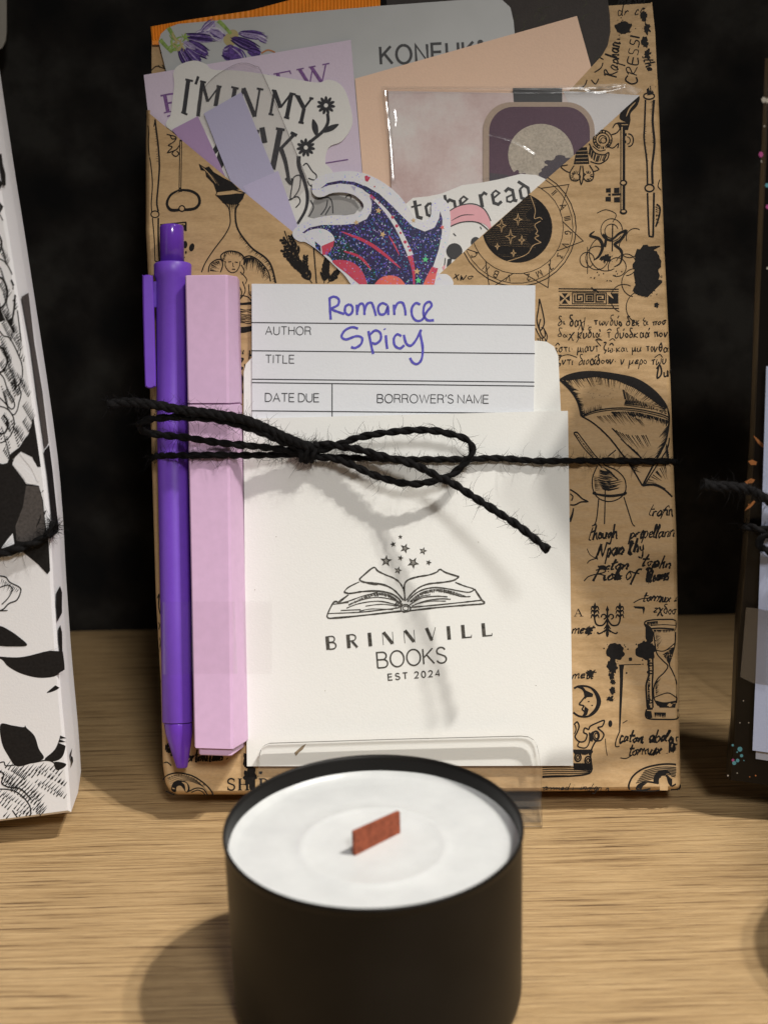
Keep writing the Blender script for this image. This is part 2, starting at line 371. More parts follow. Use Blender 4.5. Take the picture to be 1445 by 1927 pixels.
    def hatch(s, A, B, n, w=1.0, lo=0.4, hi=1.0, taper=1, jit=0.35, mi=None, bend=0.0):
        A = catmull(A, 8) if len(A) > 2 else [(A[0][0] + (A[1][0] - A[0][0]) * i / 10, A[0][1] + (A[1][1] - A[0][1]) * i / 10) for i in range(11)]
        B = catmull(B, 8) if len(B) > 2 else [(B[0][0] + (B[1][0] - B[0][0]) * i / 10, B[0][1] + (B[1][1] - B[0][1]) * i / 10) for i in range(11)]
        def at(C, t):
            x = min(max(t, 0), 0.9999) * (len(C) - 1); i = int(x); u = x - i
            return (C[i][0] + (C[i + 1][0] - C[i][0]) * u, C[i][1] + (C[i + 1][1] - C[i][1]) * u)
        for i in range(n):
            t = (i + 0.5 + random.uniform(-jit, jit)) / n; a = at(A, t); b = at(B, t); k = random.uniform(lo, hi)
            e = (a[0] + (b[0] - a[0]) * k, a[1] + (b[1] - a[1]) * k)
            mm = ((a[0] + e[0]) / 2 - (e[1] - a[1]) * bend, (a[1] + e[1]) / 2 + (e[0] - a[0]) * bend)
            s.s([a, mm, e], w * random.uniform(0.7, 1.3), taper=taper, mi=mi, sub=3)
    def put(s, bm, mapper, n0=0.00004):
        for poly, mi, k in s.f:
            face(bm, [mapper(p[0], p[1], n0 + (k % 40) * 1.5e-6) for p in poly], mi)

def arc(cx, cy, rx, ry, a0, a1, n=9):
    return [(cx + rx * math.cos(R(a0 + (a1 - a0) * i / n)), cy + ry * math.sin(R(a0 + (a1 - a0) * i / n))) for i in range(n + 1)]
# monoline capitals (cap height 1, y up): width, polylines
SANS = {
 'A': (.70, [[(0, 0), (.35, 1), (.70, 0)], [(.13, .34), (.57, .34)]]),
 'B': (.60, [[(0, 0), (0, 1), (.33, 1)] + arc(.33, .76, .22, .24, 90, -90) + [(0, .52)], [(0, .52), (.35, .52)] + arc(.35, .26, .25, .26, 90, -90) + [(0, 0)]]),
 'D': (.66, [[(0, 0), (0, 1), (.28, 1)] + arc(.28, .5, .38, .5, 90, -90) + [(0, 0)]]),
 'E': (.54, [[(.54, 0), (0, 0), (0, 1), (.53, 1)], [(0, .53), (.49, .53)]]),
 'F': (.5, [[(0, 0), (0, 1), (.5, 1)], [(0, .52), (.45, .52)]]),
 'H': (.62, [[(0, 0), (0, 1)], [(.62, 0), (.62, 1)], [(0, .53), (.62, .53)]]),
 'I': (.0, [[(0, 0), (0, 1)]]), 'K': (.6, [[(0, 0), (0, 1)], [(.57, 1), (0, .4)], [(.2, .6), (.62, 0)]]),
 'L': (.48, [[(0, 1), (0, 0), (.48, 0)]]), 'M': (.76, [[(0, 0), (0, 1), (.38, .05), (.76, 1), (.76, 0)]]),
 'N': (.62, [[(0, 0), (0, 1), (.62, 0), (.62, 1)]]), 'O': (.80, [arc(.4, .5, .4, .52, 90, 450, 24)]),
 'P': (.58, [[(0, 0), (0, 1), (.33, 1)] + arc(.33, .74, .25, .26, 90, -90) + [(0, .48)]]),
 'R': (.62, [[(0, 0), (0, 1), (.35, 1)] + arc(.35, .75, .23, .25, 90, -90) + [(0, .5)], [(.36, .5), (.52, .42), (.56, .12), (.62, 0)]]),
 'S': (.58, [arc(.29, .755, .25, .255, 20, 180, 8) + [(.08, .62), (.29, .53), (.5, .42)] + arc(.29, .25, .28, .265, 10, -165, 9)]),
 'T': (.64, [[(0, 1), (.64, 1)], [(.32, 1), (.32, 0)]]),
 'U': (.62, [[(0, 1), (0, .3)] + arc(.31, .3, .31, .32, 180, 360) + [(.62, 1)]]),
 'V': (.66, [[(0, 1), (.33, 0), (.66, 1)]]), 'W': (.98, [[(0, 1), (.25, 0), (.49, .95), (.73, 0), (.98, 1)]]),
 'Y': (.66, [[(0, 1), (.33, .42), (.66, 1)], [(.33, .42), (.33, 0)]]),
 "'": (.05, [[(.05, 1.03), (.05, .9), (0, .76)]]), ' ': (.1, []),
 '0': (.52, [arc(.26, .5, .26, .51, 90, 450, 20)]), '2': (.52, [arc(.26, .74, .25, .27, 170, -30, 9) + [(.3, .3), (0, 0), (.53, 0)]]),
 '4': (.56, [[(.42, 0), (.42, 1), (0, .3), (.56, .3)]]), '*': (.2, [arc(.1, .92, .09, .09, 0, 360, 10)]),
}
DECO = {
 'B': (.62, [([(.12, 0), (.12, 1)], .26), ([(.2, .97), (.38, .97)] + arc(.38, .76, .17, .21, 90, -90) + [(.2, .54)], .09), ([(.2, .52), (.4, .52)] + arc(.4, .27, .2, .24, 90, -90) + [(.2, .03)], .10)]),
 'R': (.66, [([(.12, 0), (.12, 1)], .26), ([(.2, .97), (.38, .97)] + arc(.38, .74, .19, .22, 90, -90) + [(.2, .5)], .09), ([(.32, .5), (.62, 0)], .17)]),
 'I': (.24, [([(.12, 0), (.12, 1)], .26)]),
 'N': (.66, [([(.03, 0), (.03, .93)], .045), ([(.1, .95), (.58, .05)], .24), ([(.63, 0), (.63, .93)], .045)]),
 'V': (.66, [([(.1, 1), (.36, .05)], .24), ([(.36, 0), (.64, 1)], .05)]),
 'L': (.6, [([(.12, 0), (.12, 1)], .26), ([(.2, .05), (.6, .05)], .10), ([(.58, 0), (.6, .22)], .05)]),
}
SERIF = {
 'P': (.62, [([(.14, 0), (.14, 1)], .15), ([(0, .02), (.3, .02)], .05), ([(0, .98), (.32, .98)] + arc(.32, .74, .24, .24, 90, -90) + [(.14, .5)], .075)]),
 'E': (.62, [([(.14, 0), (.14, 1)], .15), ([(0, .02), (.58, .02), (.62, .22)], .05), ([(0, .98), (.55, .98), (.57, .8)], .05), ([(.14, .52), (.42, .52)], .05), ([(.42, .42), (.42, .62)], .05)]),
 'I': (.3, [([(.15, 0), (.15, 1)], .15), ([(0, .02), (.3, .02)], .05), ([(0, .98), (.3, .98)], .05)]),
 'V': (.8, [([(.1, .98), (.4, 0)], .14), ([(.4, 0), (.68, .98)], .055), ([(0, .98), (.26, .98)], .05), ([(.55, .98), (.8, .98)], .05)]),
 'W': (1.1, [([(.1, .98), (.33, 0)], .14), ([(.33, 0), (.55, .95)], .055), ([(.5, .98), (.75, 0)], .14), ([(.75, 0), (1.0, .98)], .055), ([(0, .98), (.25, .98)], .05), ([(.42, .98), (.65, .98)], .05), ([(.88, .98), (1.12, .98)], .05)]),
 'R': (.7, [([(.14, 0), (.14, 1)], .15), ([(0, .02), (.3, .02)], .05), ([(0, .98), (.32, .98)] + arc(.32, .75, .22, .23, 90, -90) + [(.14, .52)], .075), ([(.3, .52), (.62, .02), (.72, .02)], .12)]),
 'S': (.56, [(arc(.28, .755, .23, .24, 30, 180, 8) + [(.08, .62), (.28, .52), (.48, .42)] + arc(.28, .245, .24, .24, 10, -160, 9), .10), ([(.5, .98), (.5, .72)], .05), ([(.04, .02), (.04, .3)], .05)]),
 'H': (.8, [([(.14, 0), (.14, 1)], .15), ([(.66, 0), (.66, 1)], .15), ([(.14, .5), (.66, .5)], .05), ([(0, .02), (.3, .02)], .05), ([(0, .98), (.3, .98)], .05), ([(.5, .02), (.8, .02)], .05), ([(.5, .98), (.8, .98)], .05)]),
 'A': (.8, [([(.1, 0), (.38, 1)], .06), ([(.38, 1), (.7, 0)], .15), ([(.2, .34), (.58, .34)], .05), ([(0, .02), (.25, .02)], .05), ([(.52, .02), (.85, .02)], .05)]),
}
# running hand, x-height .5
HAND = {
 'a': (.52, [[(.4, .42), (.2, .5), (.03, .25), (.15, 0), (.35, .15), (.41, .45), (.42, .06), (.55, .06)]]), 'b': (.45, [[(.06, 1), (.03, .08), (.2, 0), (.38, .2), (.25, .45), (.08, .3)]]),
 'c': (.42, [[(.38, .4), (.2, .5), (.03, .25), (.18, 0), (.42, .1)]]), 'd': (.52, [[(.36, .4), (.18, .48), (.02, .22), (.16, 0), (.35, .15), (.43, 1.05), (.42, .06), (.52, .05)]]),
 'e': (.42, [[(.02, .2), (.3, .3), (.25, .5), (.05, .35), (.1, .02), (.42, .1)]]), 'f': (.36, [[(.42, .92), (.26, 1), (.14, .6), (.06, -.4)], [(-.05, .45), (.36, .5)]]),
 'g': (.46, [[(.36, .42), (.15, .48), (.05, .2), (.25, .05), (.4, .42), (.34, -.35), (.02, -.3)]]), 'h': (.44, [[(.1, 1.05), (.05, 0)], [(.05, .25), (.25, .5), (.33, .3), (.36, .02), (.46, .04)]]),
 'i': (.2, [[(.05, .48), (.06, .05), (.2, .06)], [(.1, .72), (.12, .76)]]), 'k': (.45, [[(.08, 1), (.04, 0)], [(.36, .5), (.07, .25), (.4, 0)]]),
 'l': (.26, [[(.0, .2), (.22, .95), (.1, 1), (.06, .1), (.24, .03)]]), 'm': (.7, [[(.03, .48), (.04, 0)], [(.05, .3), (.2, .5), (.3, .3), (.3, 0)], [(.3, .3), (.48, .5), (.57, .3), (.6, .03), (.7, .05)]]),
 'n': (.46, [[(.03, .48), (.04, 0)], [(.05, .3), (.22, .5), (.34, .35), (.36, .03), (.46, .06)]]), 'o': (.42, [[(.2, .5), (.03, .25), (.18, 0), (.36, .22), (.22, .5), (.42, .45)]]),
 'p': (.46, [[(.1, .5), (.0, -.45)], [(.06, .35), (.25, .5), (.4, .28), (.2, .02), (.05, .12)]]), 'r': (.34, [[(.03, .48), (.04, 0)], [(.05, .28), (.18, .48), (.34, .44)]]),
 's': (.34, [[(.32, .45), (.12, .48), (.1, .32), (.28, .18), (.2, 0), (.0, .05)]]), 't': (.32, [[(.18, .95), (.1, .1), (.3, .02)], [(-.05, .58), (.4, .64)]]),
 'u': (.48, [[(.03, .48), (.04, .1), (.2, 0), (.36, .2), (.38, .48), (.38, .05), (.5, .05)]]), 'v': (.4, [[(.02, .48), (.16, 0), (.36, .5)]]),
 'w': (.6, [[(.02, .48), (.1, .02), (.28, .3), (.4, .02), (.58, .5)]]), 'x': (.45, [[(.02, .5), (.4, 0)], [(.42, .5), (0, 0)]]), 'y': (.46, [[(.04, .48), (.1, .12), (.32, .2), (.4, .5), (.3, -.4), (.02, -.35)]]),
 'z': (.4, [[(.03, .47), (.36, .47), (.03, .02), (.4, .03)]]), ' ': (.3, []), '.': (.15, [[(.04, .04), (.08, .0)]]), ',': (.15, [[(.06, .06), (.0, -.12)]]),
 'N': (.75, [[(.0, 0), (.14, .95), (.12, .1)], [(.14, .95), (.5, .05), (.66, 1.05)]]), 'R': (.6, [[(.1, 1), (.04, 0)], [(-.1, .8), (.3, 1.05), (.45, .75), (.08, .5), (.55, 0)]]), 'P': (.55, [[(.12, .95), (.02, -.05)], [(-.05, .8), (.3, 1.02), (.5, .75), (.1, .45)]]), 'D': (.66, [[(.12, .9), (.05, 0), (.45, .15), (.55, .65), (.2, 1), (-.1, .8)]]),
 'δ': (.46, [[(.4, 1.0), (.16, 1.02), (.14, .78), (.36, .48), (.36, .15), (.16, 0), (.03, .2), (.2, .46), (.36, .4)]]), 'ι': (.2, [[(.05, .48), (.06, .06), (.18, .06)]]), 'α': (.52, [[(.48, .5), (.3, .05), (.12, .0), (.03, .25), (.18, .5), (.34, .3), (.5, .02)]]),
 'χ': (.5, [[(.02, .45), (.14, .48), (.36, -.35), (.48, -.3)], [(.56, .55), (.2, .1), (-.08, -.38)]]), 'τ': (.42, [[(.0, .48), (.4, .5)], [(.2, .5), (.19, .0)]]), 'ω': (.62, [[(.08, .48), (.03, .15), (.16, 0), (.3, .25), (.42, 0), (.58, .2), (.5, .5)]]),
 'ν': (.42, [[(.02, .5), (.15, 0), (.38, .5)]]), 'υ': (.44, [[(.02, .48), (.06, .1), (.2, 0), (.36, .2), (.36, .5)]]), 'ο': (.38, [[(.18, .48), (.03, .25), (.18, 0), (.34, .22), (.2, .48)]]), 'ε': (.38, [[(.34, .42), (.14, .5), (.1, .3), (.22, .26), (.06, .18), (.12, 0), (.36, .08)]]),
 'κ': (.46, [[(.05, .52), (.04, 0)], [(.4, .52), (.07, .25), (.42, 0)]]), 'π': (.52, [[(.0, .46), (.5, .5)], [(.13, .47), (.1, 0)], [(.37, .48), (.4, .02)]]), 'σ': (.48, [[(.48, .48), (.2, .48), (.03, .25), (.18, 0), (.36, .22), (.26, .46)]]), 'μ': (.5, [[(.08, .48), (-.02, -.4)], [(.06, .1), (.2, 0), (.36, .2), (.38, .48), (.4, .05), (.5, .05)]]),
 'θ': (.42, [[(.2, .95), (.04, .5), (.18, 0), (.36, .45), (.2, .95)], [(.05, .48), (.38, .5)]]), 'ζ': (.42, [[(.05, .9), (.35, .92), (.06, .4), (.14, .1), (.36, .05), (.26, -.25)]]), 'ρ': (.42, [[(.0, -.42), (.08, .35), (.25, .5), (.38, .28), (.2, .02), (.06, .12)]]), '^': (-.02, [[(-.45, .72), (-.22, .92), (-.02, .72)]]), '´': (-.02, [[(-.2, .68), (-.08, .9)]]), '`': (-.02, [[(-.3, .9), (-.16, .68)]]), '·': (.2, [[(.05, .26), (.1, .28)]]),
}
def write(I, txt, x, y, h, width=None, font=SANS, ang=0, wt=0.11, gap=0.2, shear=0.0, smooth=False, jitter=0.0, wob=0.0, mi=None, bold=1.0):
    """lays a line of lettering with its baseline starting at (x, y), cap height h, in photograph pixels"""
    adv = 0; pos = []
    for c in txt:
        g = font.get(c, font[' '] if ' ' in font else (.3, [])); pos.append((adv, g)); adv += g[0] + (gap if c not in '^´`' else 0)
    warp = font is HAND or (HAND['e'] is font.get('e'))
    adv -= gap; sx = 1.0 if width is None else width / (adv * h)
    ca, sa = math.cos(R(ang)), math.sin(R(ang))
    t0 = I.t; I.t = ID
    for a, g in pos:
        jy = random.uniform(-1, 1) * jitter
        for st in g[1]:
            wk = wt
            if isinstance(st, tuple): st, wk = st
            pts = []
            for (gx, gy) in st:
                X = (a + gx + shear * gy) * h * sx; Y = (gy + jy) * h
                if warp:
                    X += h * .16 * noise.noise(Vector((X * .07 + x, Y * .1, y))); Y += h * .22 * noise.noise(Vector((X * .05, Y * .07 + 7, x + y)))
                pts.append((x + X * ca - Y * sa, y - (X * sa + Y * ca)))
            I.s(pts, wk * bold * h * (random.uniform(.7, 1.35) if warp else 1), smooth=smooth, wob=wob, mi=mi)
    I.t = t0
def star(I, cx, cy, r, rot=0, mi=None, k=0.42, outline=0):
    p = [(cx + (r if i % 2 == 0 else r * k) * math.sin(R(rot + 36 * i)), cy - (r if i % 2 == 0 else r * k) * math.cos(R(rot + 36 * i))) for i in range(10)]
    if outline: I.s(p, outline, smooth=False, closed=True, mi=mi)
    else: I.fill(p, mi=mi)
# ------------------------------------------------------------------ frames: a leaning sheet is (foot, across, up, out)
class Frame:
    def __init__(s, p0, yaw, lean):
        y, l = R(yaw), R(lean)
        s.P = p0; s.U = Vector((math.cos(y), -math.sin(y), 0))
        s.N = Vector((-math.sin(y) * math.cos(l), -math.cos(y) * math.cos(l), math.sin(l))); s.V = s.N.cross(s.U)
    def px(s, x, y, n=0.0):
        d = ray(x, y); o = s.P + s.N * n; t = (o - CAM).dot(s.N) / d.dot(s.N); return CAM + d * t
    def mw(s, p):
        m = Matrix((s.U, s.V, s.N)).transposed().to_4x4(); m.translation = p; return m
    def poly(s, pts, n): return [s.px(p[0], p[1], n) for p in pts]
def on_level(px, py, z):
    d = ray(px, py); return CAM + d * ((z - CAM.z) / d.z)
MM = 0.001
BK = Frame(CAM + ray(795, 1490) * DB, 2.0, 20.7)
def at_level(p): return Matrix.Translation(p)

# ------------------------------------------------------------------ the setting: shelf and wall
WALL_Y = on_level(722, 1172, 0).y
bm = bmesh.new()
SX, SY0, SY1, ST = 0.75, 0.06, WALL_Y, 0.022
def boxpts(x0, x1, y0, y1, z0, z1): return [Vector((x, y, z)) for z in (z0, z1) for x, y in ((x0, y0), (x1, y0), (x1, y1), (x0, y1))]
def add_box(bm, x0, x1, y0, y1, z0, z1, mi=0):
    v = [bm.verts.new(p) for p in boxpts(x0, x1, y0, y1, z0, z1)]
    for q in ((3, 2, 1, 0), (4, 5, 6, 7), (0, 1, 5, 4), (1, 2, 6, 5), (2, 3, 7, 6), (3, 0, 4, 7)):
        bm.faces.new([v[i] for i in q]).material_index = mi
add_box(bm, -SX, SX, SY0, SY1 - 0.0005, -ST, 0.0)
tag(build('shelf', bm, M['wood'], mw=Matrix.Translation((0, SY0, 0))), kind='structure')
bm = bmesh.new(); add_box(bm, -1.0, 1.0, SY1, SY1 + 0.02, -0.35, 0.75)
tag(build('wall', bm, M['wall'], mw=Matrix.Translation((0, SY1, 0))), kind='structure')

# ------------------------------------------------------------------ the wrapped book
LFOLD = (279, 211, 665, 529); RFOLD = (823, 519, 1203, 179.4); BFOLD = (1080.6, 160, 1224, 4)
LEFT = [(276, 207), (275, 262), (275, 436), (279, 517), (283, 740), (287, 900), (294, 1126), (303, 1285), (307, 1440), (312, 1474), (320, 1488), (334, 1495)]
BOT = [(500, 1495), (760, 1492), (1020, 1489), (1240, 1487), (1268, 1486), (1277, 1483), (1280, 1474)]
RIGHT = [(1278, 1380), (1277, 1300), (1272, 1000), (1266, 860), (1258, 640), (1250, 480), (1243, 300), (1237, 150)]
def lerp_x(poly, y):
    for a, b in zip(poly, poly[1:]):
        if min(a[1], b[1]) <= y <= max(a[1], b[1]) and a[1] != b[1]: return a[0] + (b[0] - a[0]) * (y - a[1]) / (b[1] - a[1])
    return poly[0][0] if abs(y - poly[0][1]) < abs(y - poly[-1][1]) else poly[-1][0]
def inset(path, d):
    out = []
    for i, p in enumerate(path):
        a = path[max(i - 1, 0)]; b = path[min(i + 1, len(path) - 1)]
        tx, ty = b[0] - a[0], b[1] - a[1]; l = math.hypot(tx, ty); out.append((p[0] + ty / l * d, p[1] - tx / l * d))
    return out
PATH = LEFT + BOT + RIGHT
BEV = [(7.0, 0.0), (3.5, -0.35 * MM), (1.0, -1.1 * MM), (0.0, -2.6 * MM)]
def sheet_n(x, y):
    d = min(x - lerp_x(LEFT, y), lerp_x(RIGHT, y) - x)
    if d >= 7: return 0.0
    for (d0, n0), (d1, n1) in zip(BEV, BEV[1:]):
        if d >= d1: return n1 + (n0 - n1) * (d - d1) / (d0 - d1)
    return -2.6 * MM
rb = root('wrapped_book', BK.mw(BK.P), 'book gift-wrapped in brown kraft paper printed with black antique drawings, standing behind the candle', 'wrapped book')
ThB = 25 * MM
# inner layer: the book itself in its first wrap
bm = bmesh.new()
inner = [(286, 62), (1222, 6), (1236, 200), (1274, 1476), (332, 1488), (285, 600)]
fr = BK.poly(inner, -3.2 * MM)
slab(bm, fr, [p - BK.N * (ThB - 3.6 * MM) for p in fr])
iB = Ink()
t2 = T(650, 0, 2.369)
def right_back_art(I):
    I.clip = []; I.t = ID
    write(I, 'dr cos', 1160, 30, 20, 62, HAND, 4, .10, .12, .25, True)
    write(I, 'meser', 1162, 8, 16, 55, HAND, 2, .12, .12, .25, True)
    I.blot(1172, 52, 14, 12, .25)
I = iB; right_back_art(I)
I.t = T(250, 0, 2.89)
for st in ([(150, 290), (175, 270), (205, 255)], [(100, 385), (130, 360), (170, 372), (200, 375)], [(100, 200), (108, 214), (116, 216)], [(140, 355), (150, 368)], [(160, 352), (172, 368)]): I.s(st, 1.8)
I.put(bm, lambda x, y, n: BK.px(x, y, -3.2 * MM + n))
build('inner_wrap', bm, [M['kraft'], M['ink']], rb)

# folded corner at the upper right (a second pleat behind the front one)
bm = bmesh.new()
pl = [(1226, 3), (1232, 60), (1238, 190), (1210, 240), (960, 330), (1000, 247)]
slab(bm, BK.poly(pl, -1.25 * MM), BK.poly(pl, -1.5 * MM))
I = Ink(); I.clip = [BFOLD]; I.mi = 1
I.t = ID
write(I, 'Raphant', 1160, 146, 26, 74, HAND, 84, .11, .12, .2, True)
write(I, 'CRESSI', 1196, 160, 19, 92, dict(HAND, C=(.5, [[(.45, .85), (.2, 1), (.02, .5), (.2, 0), (.5, .15)]]), E=(.45, [[(.4, .95), (0, 1), (0, 0), (.45, .05)], [(0, .52), (.35, .5)]]), S=(.45, [[(.42, .9), (.1, .95), (.1, .6), (.4, .4), (.35, .05), (0, .1)]]), I=(.15, [[(.05, 1), (.05, 0)]])), 85, .12, .14, .1, True)
I.blot(1172, 50, 15, 14, .3)
for p in (0, 1, 2, 3): I.blot(1214 + random.uniform(-5, 5), 30 + p * 24, 6, 10, .5, drops=3)
write(I, 'sthe', 1208, 106, 18, 30, HAND, -70, .14, .08, .2, True)
for st in ([(1090, 168), (1100, 160), (1104, 150)], [(1112, 150), (1120, 158), (1126, 148)], [(1118, 136), (1130, 128), (1134, 118)], [(1135, 112), (1128, 108)]): I.s(st, 2.2)
I.put(bm, lambda x, y, n: BK.px(x, y, -1.25 * MM + n))
build('folded_pleat', bm, [M['kraft'], M['ink']], rb)

# outer sheet with the two folded edges making a pocket
bm = bmesh.new()
rows = [BK.poly(inset(PATH, d), n) for d, n in BEV]
back = [p - BK.N * (ThB - 2.6 * MM) for p in rows[-1]]
loft(bm, rows[::-1] and rows + [back], 0, closed=False, smooth=True)
notch = [(1203, 179.4), (1080.6, 291), (920, 431), (823, 519), (741.4, 592), (665, 529), (457.6, 360), (279, 211)]
edge = BK.poly(inset(PATH, 7.0), 0.0)
ring = edge + BK.poly(notch, 0.0)
vs = [bm.verts.new(p) for p in ring]
for t in tessellate_polygon([ring]): bm.faces.new([vs[i] for i in t])
nf = BK.poly(notch, 0.0); nb = BK.poly(notch, -0.28 * MM)
for i in range(len(nf) - 1): face(bm, [nf[i], nb[i], nb[i + 1], nf[i + 1]])
IL = Ink(); IL.clip = [LFOLD]; IR = Ink(); IR.clip = [RFOLD]

# --- left side drawings
I = IL; I.t = T(250, 0, 2.89)
# long bone at the edge
I.s([(75, 630), (78, 680), (88, 700), (86, 800), (100, 900), (108, 1000), (102, 1100), (104, 1150)], 2.0); I.s([(122, 650), (128, 700), (140, 800), (146, 900), (140, 1000), (132, 1100), (140, 1150)], 3.2)
I.fill([(68, 618), (125, 655), (118, 690), (86, 690)]); I.ell(122, 1165, 22, 18, 2.2); I.s([(108, 1185), (118, 1300), (122, 1420)], 2.0); I.s([(140, 1185), (140, 1300), (146, 1425)], 3.2); I.s([(122, 1420), (146, 1425)], 2.2)
I.hatch([(126, 700), (140, 880)], [(112, 700), (126, 880)], 14, 1.2)
# key
I.s([(262, 760), (258, 1030)], 5.0); I.s([(262, 770), (258, 1020)], 1.6, mi=0)
I.s([(258, 1035), (210, 1060), (188, 1105), (205, 1140), (245, 1142), (270, 1132)], 5.5); I.s([(258, 1035), (310, 1038), (352, 1060), (364, 1100), (340, 1132), (290, 1140), (270, 1132)], 5.5)
I.s([(250, 1042), (212, 1068), (196, 1106), (210, 1130), (245, 1133)], 1.3, mi=0); I.s([(270, 1042), (312, 1048), (346, 1068), (354, 1100), (335, 1124), (290, 1131)], 1.3, mi=0)
I.disc(268, 1134, 19, 19); I.disc(268, 1134, 12, 12, mi=0)
for a in ([(185, 730), (235, 745), (225, 770), (195, 790), (215, 800), (190, 830), (235, 815), (255, 790)], [(205, 735), (215, 755), (240, 752)], [(230, 815), (215, 835), (235, 850), (252, 835), (240, 822)]): I.s(a, 2.0)
# flask with a flame
I.fill([(455, 1045), (440, 1000), (400, 960), (395, 930), (370, 925), (360, 890), (395, 912), (415, 905), (440, 935), (465, 950), (495, 968), (540, 990), (560, 1010), (580, 1030)])
for a in ([(375, 905), (420, 950), (455, 1000)], [(400, 935), (440, 985)], [(430, 950), (470, 1010)]): I.s(a, 1.6, mi=0, taper=2)
I.fill([(452, 1062), (610, 1050), (600, 1080), (575, 1110), (530, 1112), (490, 1100)]); I.fill([(465, 1062), (520, 1042), (590, 1045), (540, 1056)], mi=0)
I.s([(452, 1062), (470, 1035), (530, 1028), (614, 1050)], 1.6)
I.s([(488, 1098), (520, 1125), (530, 1180), (528, 1225), (500, 1280), (440, 1360), (395, 1430), (375, 1480)], 2.2); I.s([(578, 1108), (560, 1140), (562, 1210), (585, 1270), (650, 1350), (720, 1400), (755, 1450), (778, 1540)], 3.4)
I.hatch([(500, 1104), (575, 1108)], [(524, 1160), (558, 1160)], 12, 1.5); I.hatch([(562, 1120), (562, 1200), (575, 1250)], [(548, 1130), (550, 1210), (566, 1262)], 18, 1.2)
I.hatch([(585, 1270), (650, 1350), (720, 1400), (760, 1460), (776, 1530)], [(568, 1285), (625, 1370), (695, 1420), (735, 1470), (752, 1535)], 40, 1.4, 0.4, 1.1)
# winged figure
I.s([(488, 1420), (480, 1390), (505, 1370), (540, 1365), (580, 1375), (605, 1400), (605, 1440)], 2.4); I.hatch([(488, 1420), (505, 1372), (560, 1366), (606, 1405)], [(505, 1425), (520, 1395), (560, 1392), (590, 1420)], 26, 1.7)
I.s([(505, 1420), (505, 1450), (530, 1480), (560, 1478), (580, 1450), (585, 1420)], 1.7); I.s([(520, 1425), (536, 1422)], 1.8); I.s([(556, 1424), (572, 1428)], 1.8); I.s([(545, 1428), (546, 1448), (552, 1450)], 1.2); I.s([(540, 1464), (558, 1464)], 1.8); I.s([(590, 1440), (606, 1470), (598, 1492), (586, 1478)], 1.8)
I.s([(412, 1480), (420, 1440), (450, 1415), (480, 1412), (490, 1440), (478, 1480)], 2.2); I.s([(605, 1400), (640, 1392), (690, 1420), (735, 1475), (750, 1530)], 2.4)
I.hatch([(420, 1475), (432, 1432), (470, 1418)], [(470, 1480), (476, 1460), (482, 1440)], 12, 1.7); I.hatch([(612, 1402), (660, 1405), (720, 1460)], [(605, 1470), (650, 1480), (710, 1520)], 24, 2.2); I.hatch([(640, 1395), (700, 1432), (742, 1510)], [(640, 1430), (680, 1470), (715, 1530)], 20, 1.6)
I.s([(600, 1492), (620, 1520), (612, 1545)], 1.7)
I.t = T(240, 400, 3.854)
for a in ([(805, 640), (840, 600), (855, 560), (835, 500)], [(815, 540), (830, 580), (822, 620)], [(880, 520), (885, 590), (900, 600)], [(815, 660), (900, 650)], [(820, 600), (870, 610), (900, 640)]): I.s(a, 1.9)
I.fill([(805, 655), (900, 650), (900, 668), (805, 672)]); I.fill([(805, 832), (850, 828), (902, 822), (902, 860), (850, 872), (812, 874)])
I.hatch([(805, 690), (805, 800)], [(900, 700), (900, 810)], 10, 2.4, .5, 1, bend=.08); I.hatch([(900, 690), (900, 810)], [(810, 700), (810, 800)], 8, 1.8, .3, .8, bend=-.08)
write(I, 'οι μ', 450, 668, 20, 26, HAND, 0, .12, .15, 0, True); write(I, 'ζντ', 451, 692, 20, 24, HAND, 0, .12, .15, 0, True)
I.s([(824, 1175), (835, 1200), (828, 1260), (835, 1300)], 3); I.s([(822, 1290), (838, 1310)], 3)
# herb sprigs
I.t = T(250, 0, 2.89)
def sprig(x0, y0, x1, y1, n, l, w):
    for k in range(n):
        t = k / n; x = x0 + (x1 - x0) * t; y = y0 + (y1 - y0) * t
        a = math.atan2(y1 - y0, x1 - x0)
        for sg in (-1, 1):
            b = a + math.pi + sg * R(random.uniform(22, 40)); L = l * (0.45 + 0.55 * t) * random.uniform(.8, 1.1)
            I.s([(x, y), (x + math.cos(b) * L * .5 + sg * 3, y + math.sin(b) * L * .5), (x + math.cos(b) * L, y + math.sin(b) * L)], w, taper=2)
    I.s([(x0, y0), (x1, y1)], 1.7)
sprig(820, 1310, 975, 1540, 13, 60, 5); sprig(860, 1290, 905, 1400, 7, 45, 4); sprig(825, 1370, 920, 1480, 8, 50, 5); sprig(1055, 1420, 1040, 1540, 9, 50, 5); sprig(1120, 1470, 1060, 1540, 7, 45, 4); sprig(940, 1400, 930, 1500, 7, 42, 4)
I.s([(825, 1255), (855, 1340), (868, 1400)], 1.8); I.s([(985, 1350), (1000, 1540)], 3.0); I.s([(990, 1360), (1004, 1540)], 1, mi=0)
# small frame behind the pen
I.s([(150, 1222), (292, 1208)], 2.4, smooth=False); I.s([(175, 1234), (278, 1222)], 1.8, smooth=False); I.s([(290, 1208), (290, 1256)], 3, smooth=False); I.fill([(276, 1225), (290, 1222), (290, 1258), (276, 1250)])
I.disc(322, 1345, 14, 22, rot=15); I.disc(286, 1330, 12, 20); I.disc(290, 1372, 5, 8); I.disc(280, 1400, 4, 5)
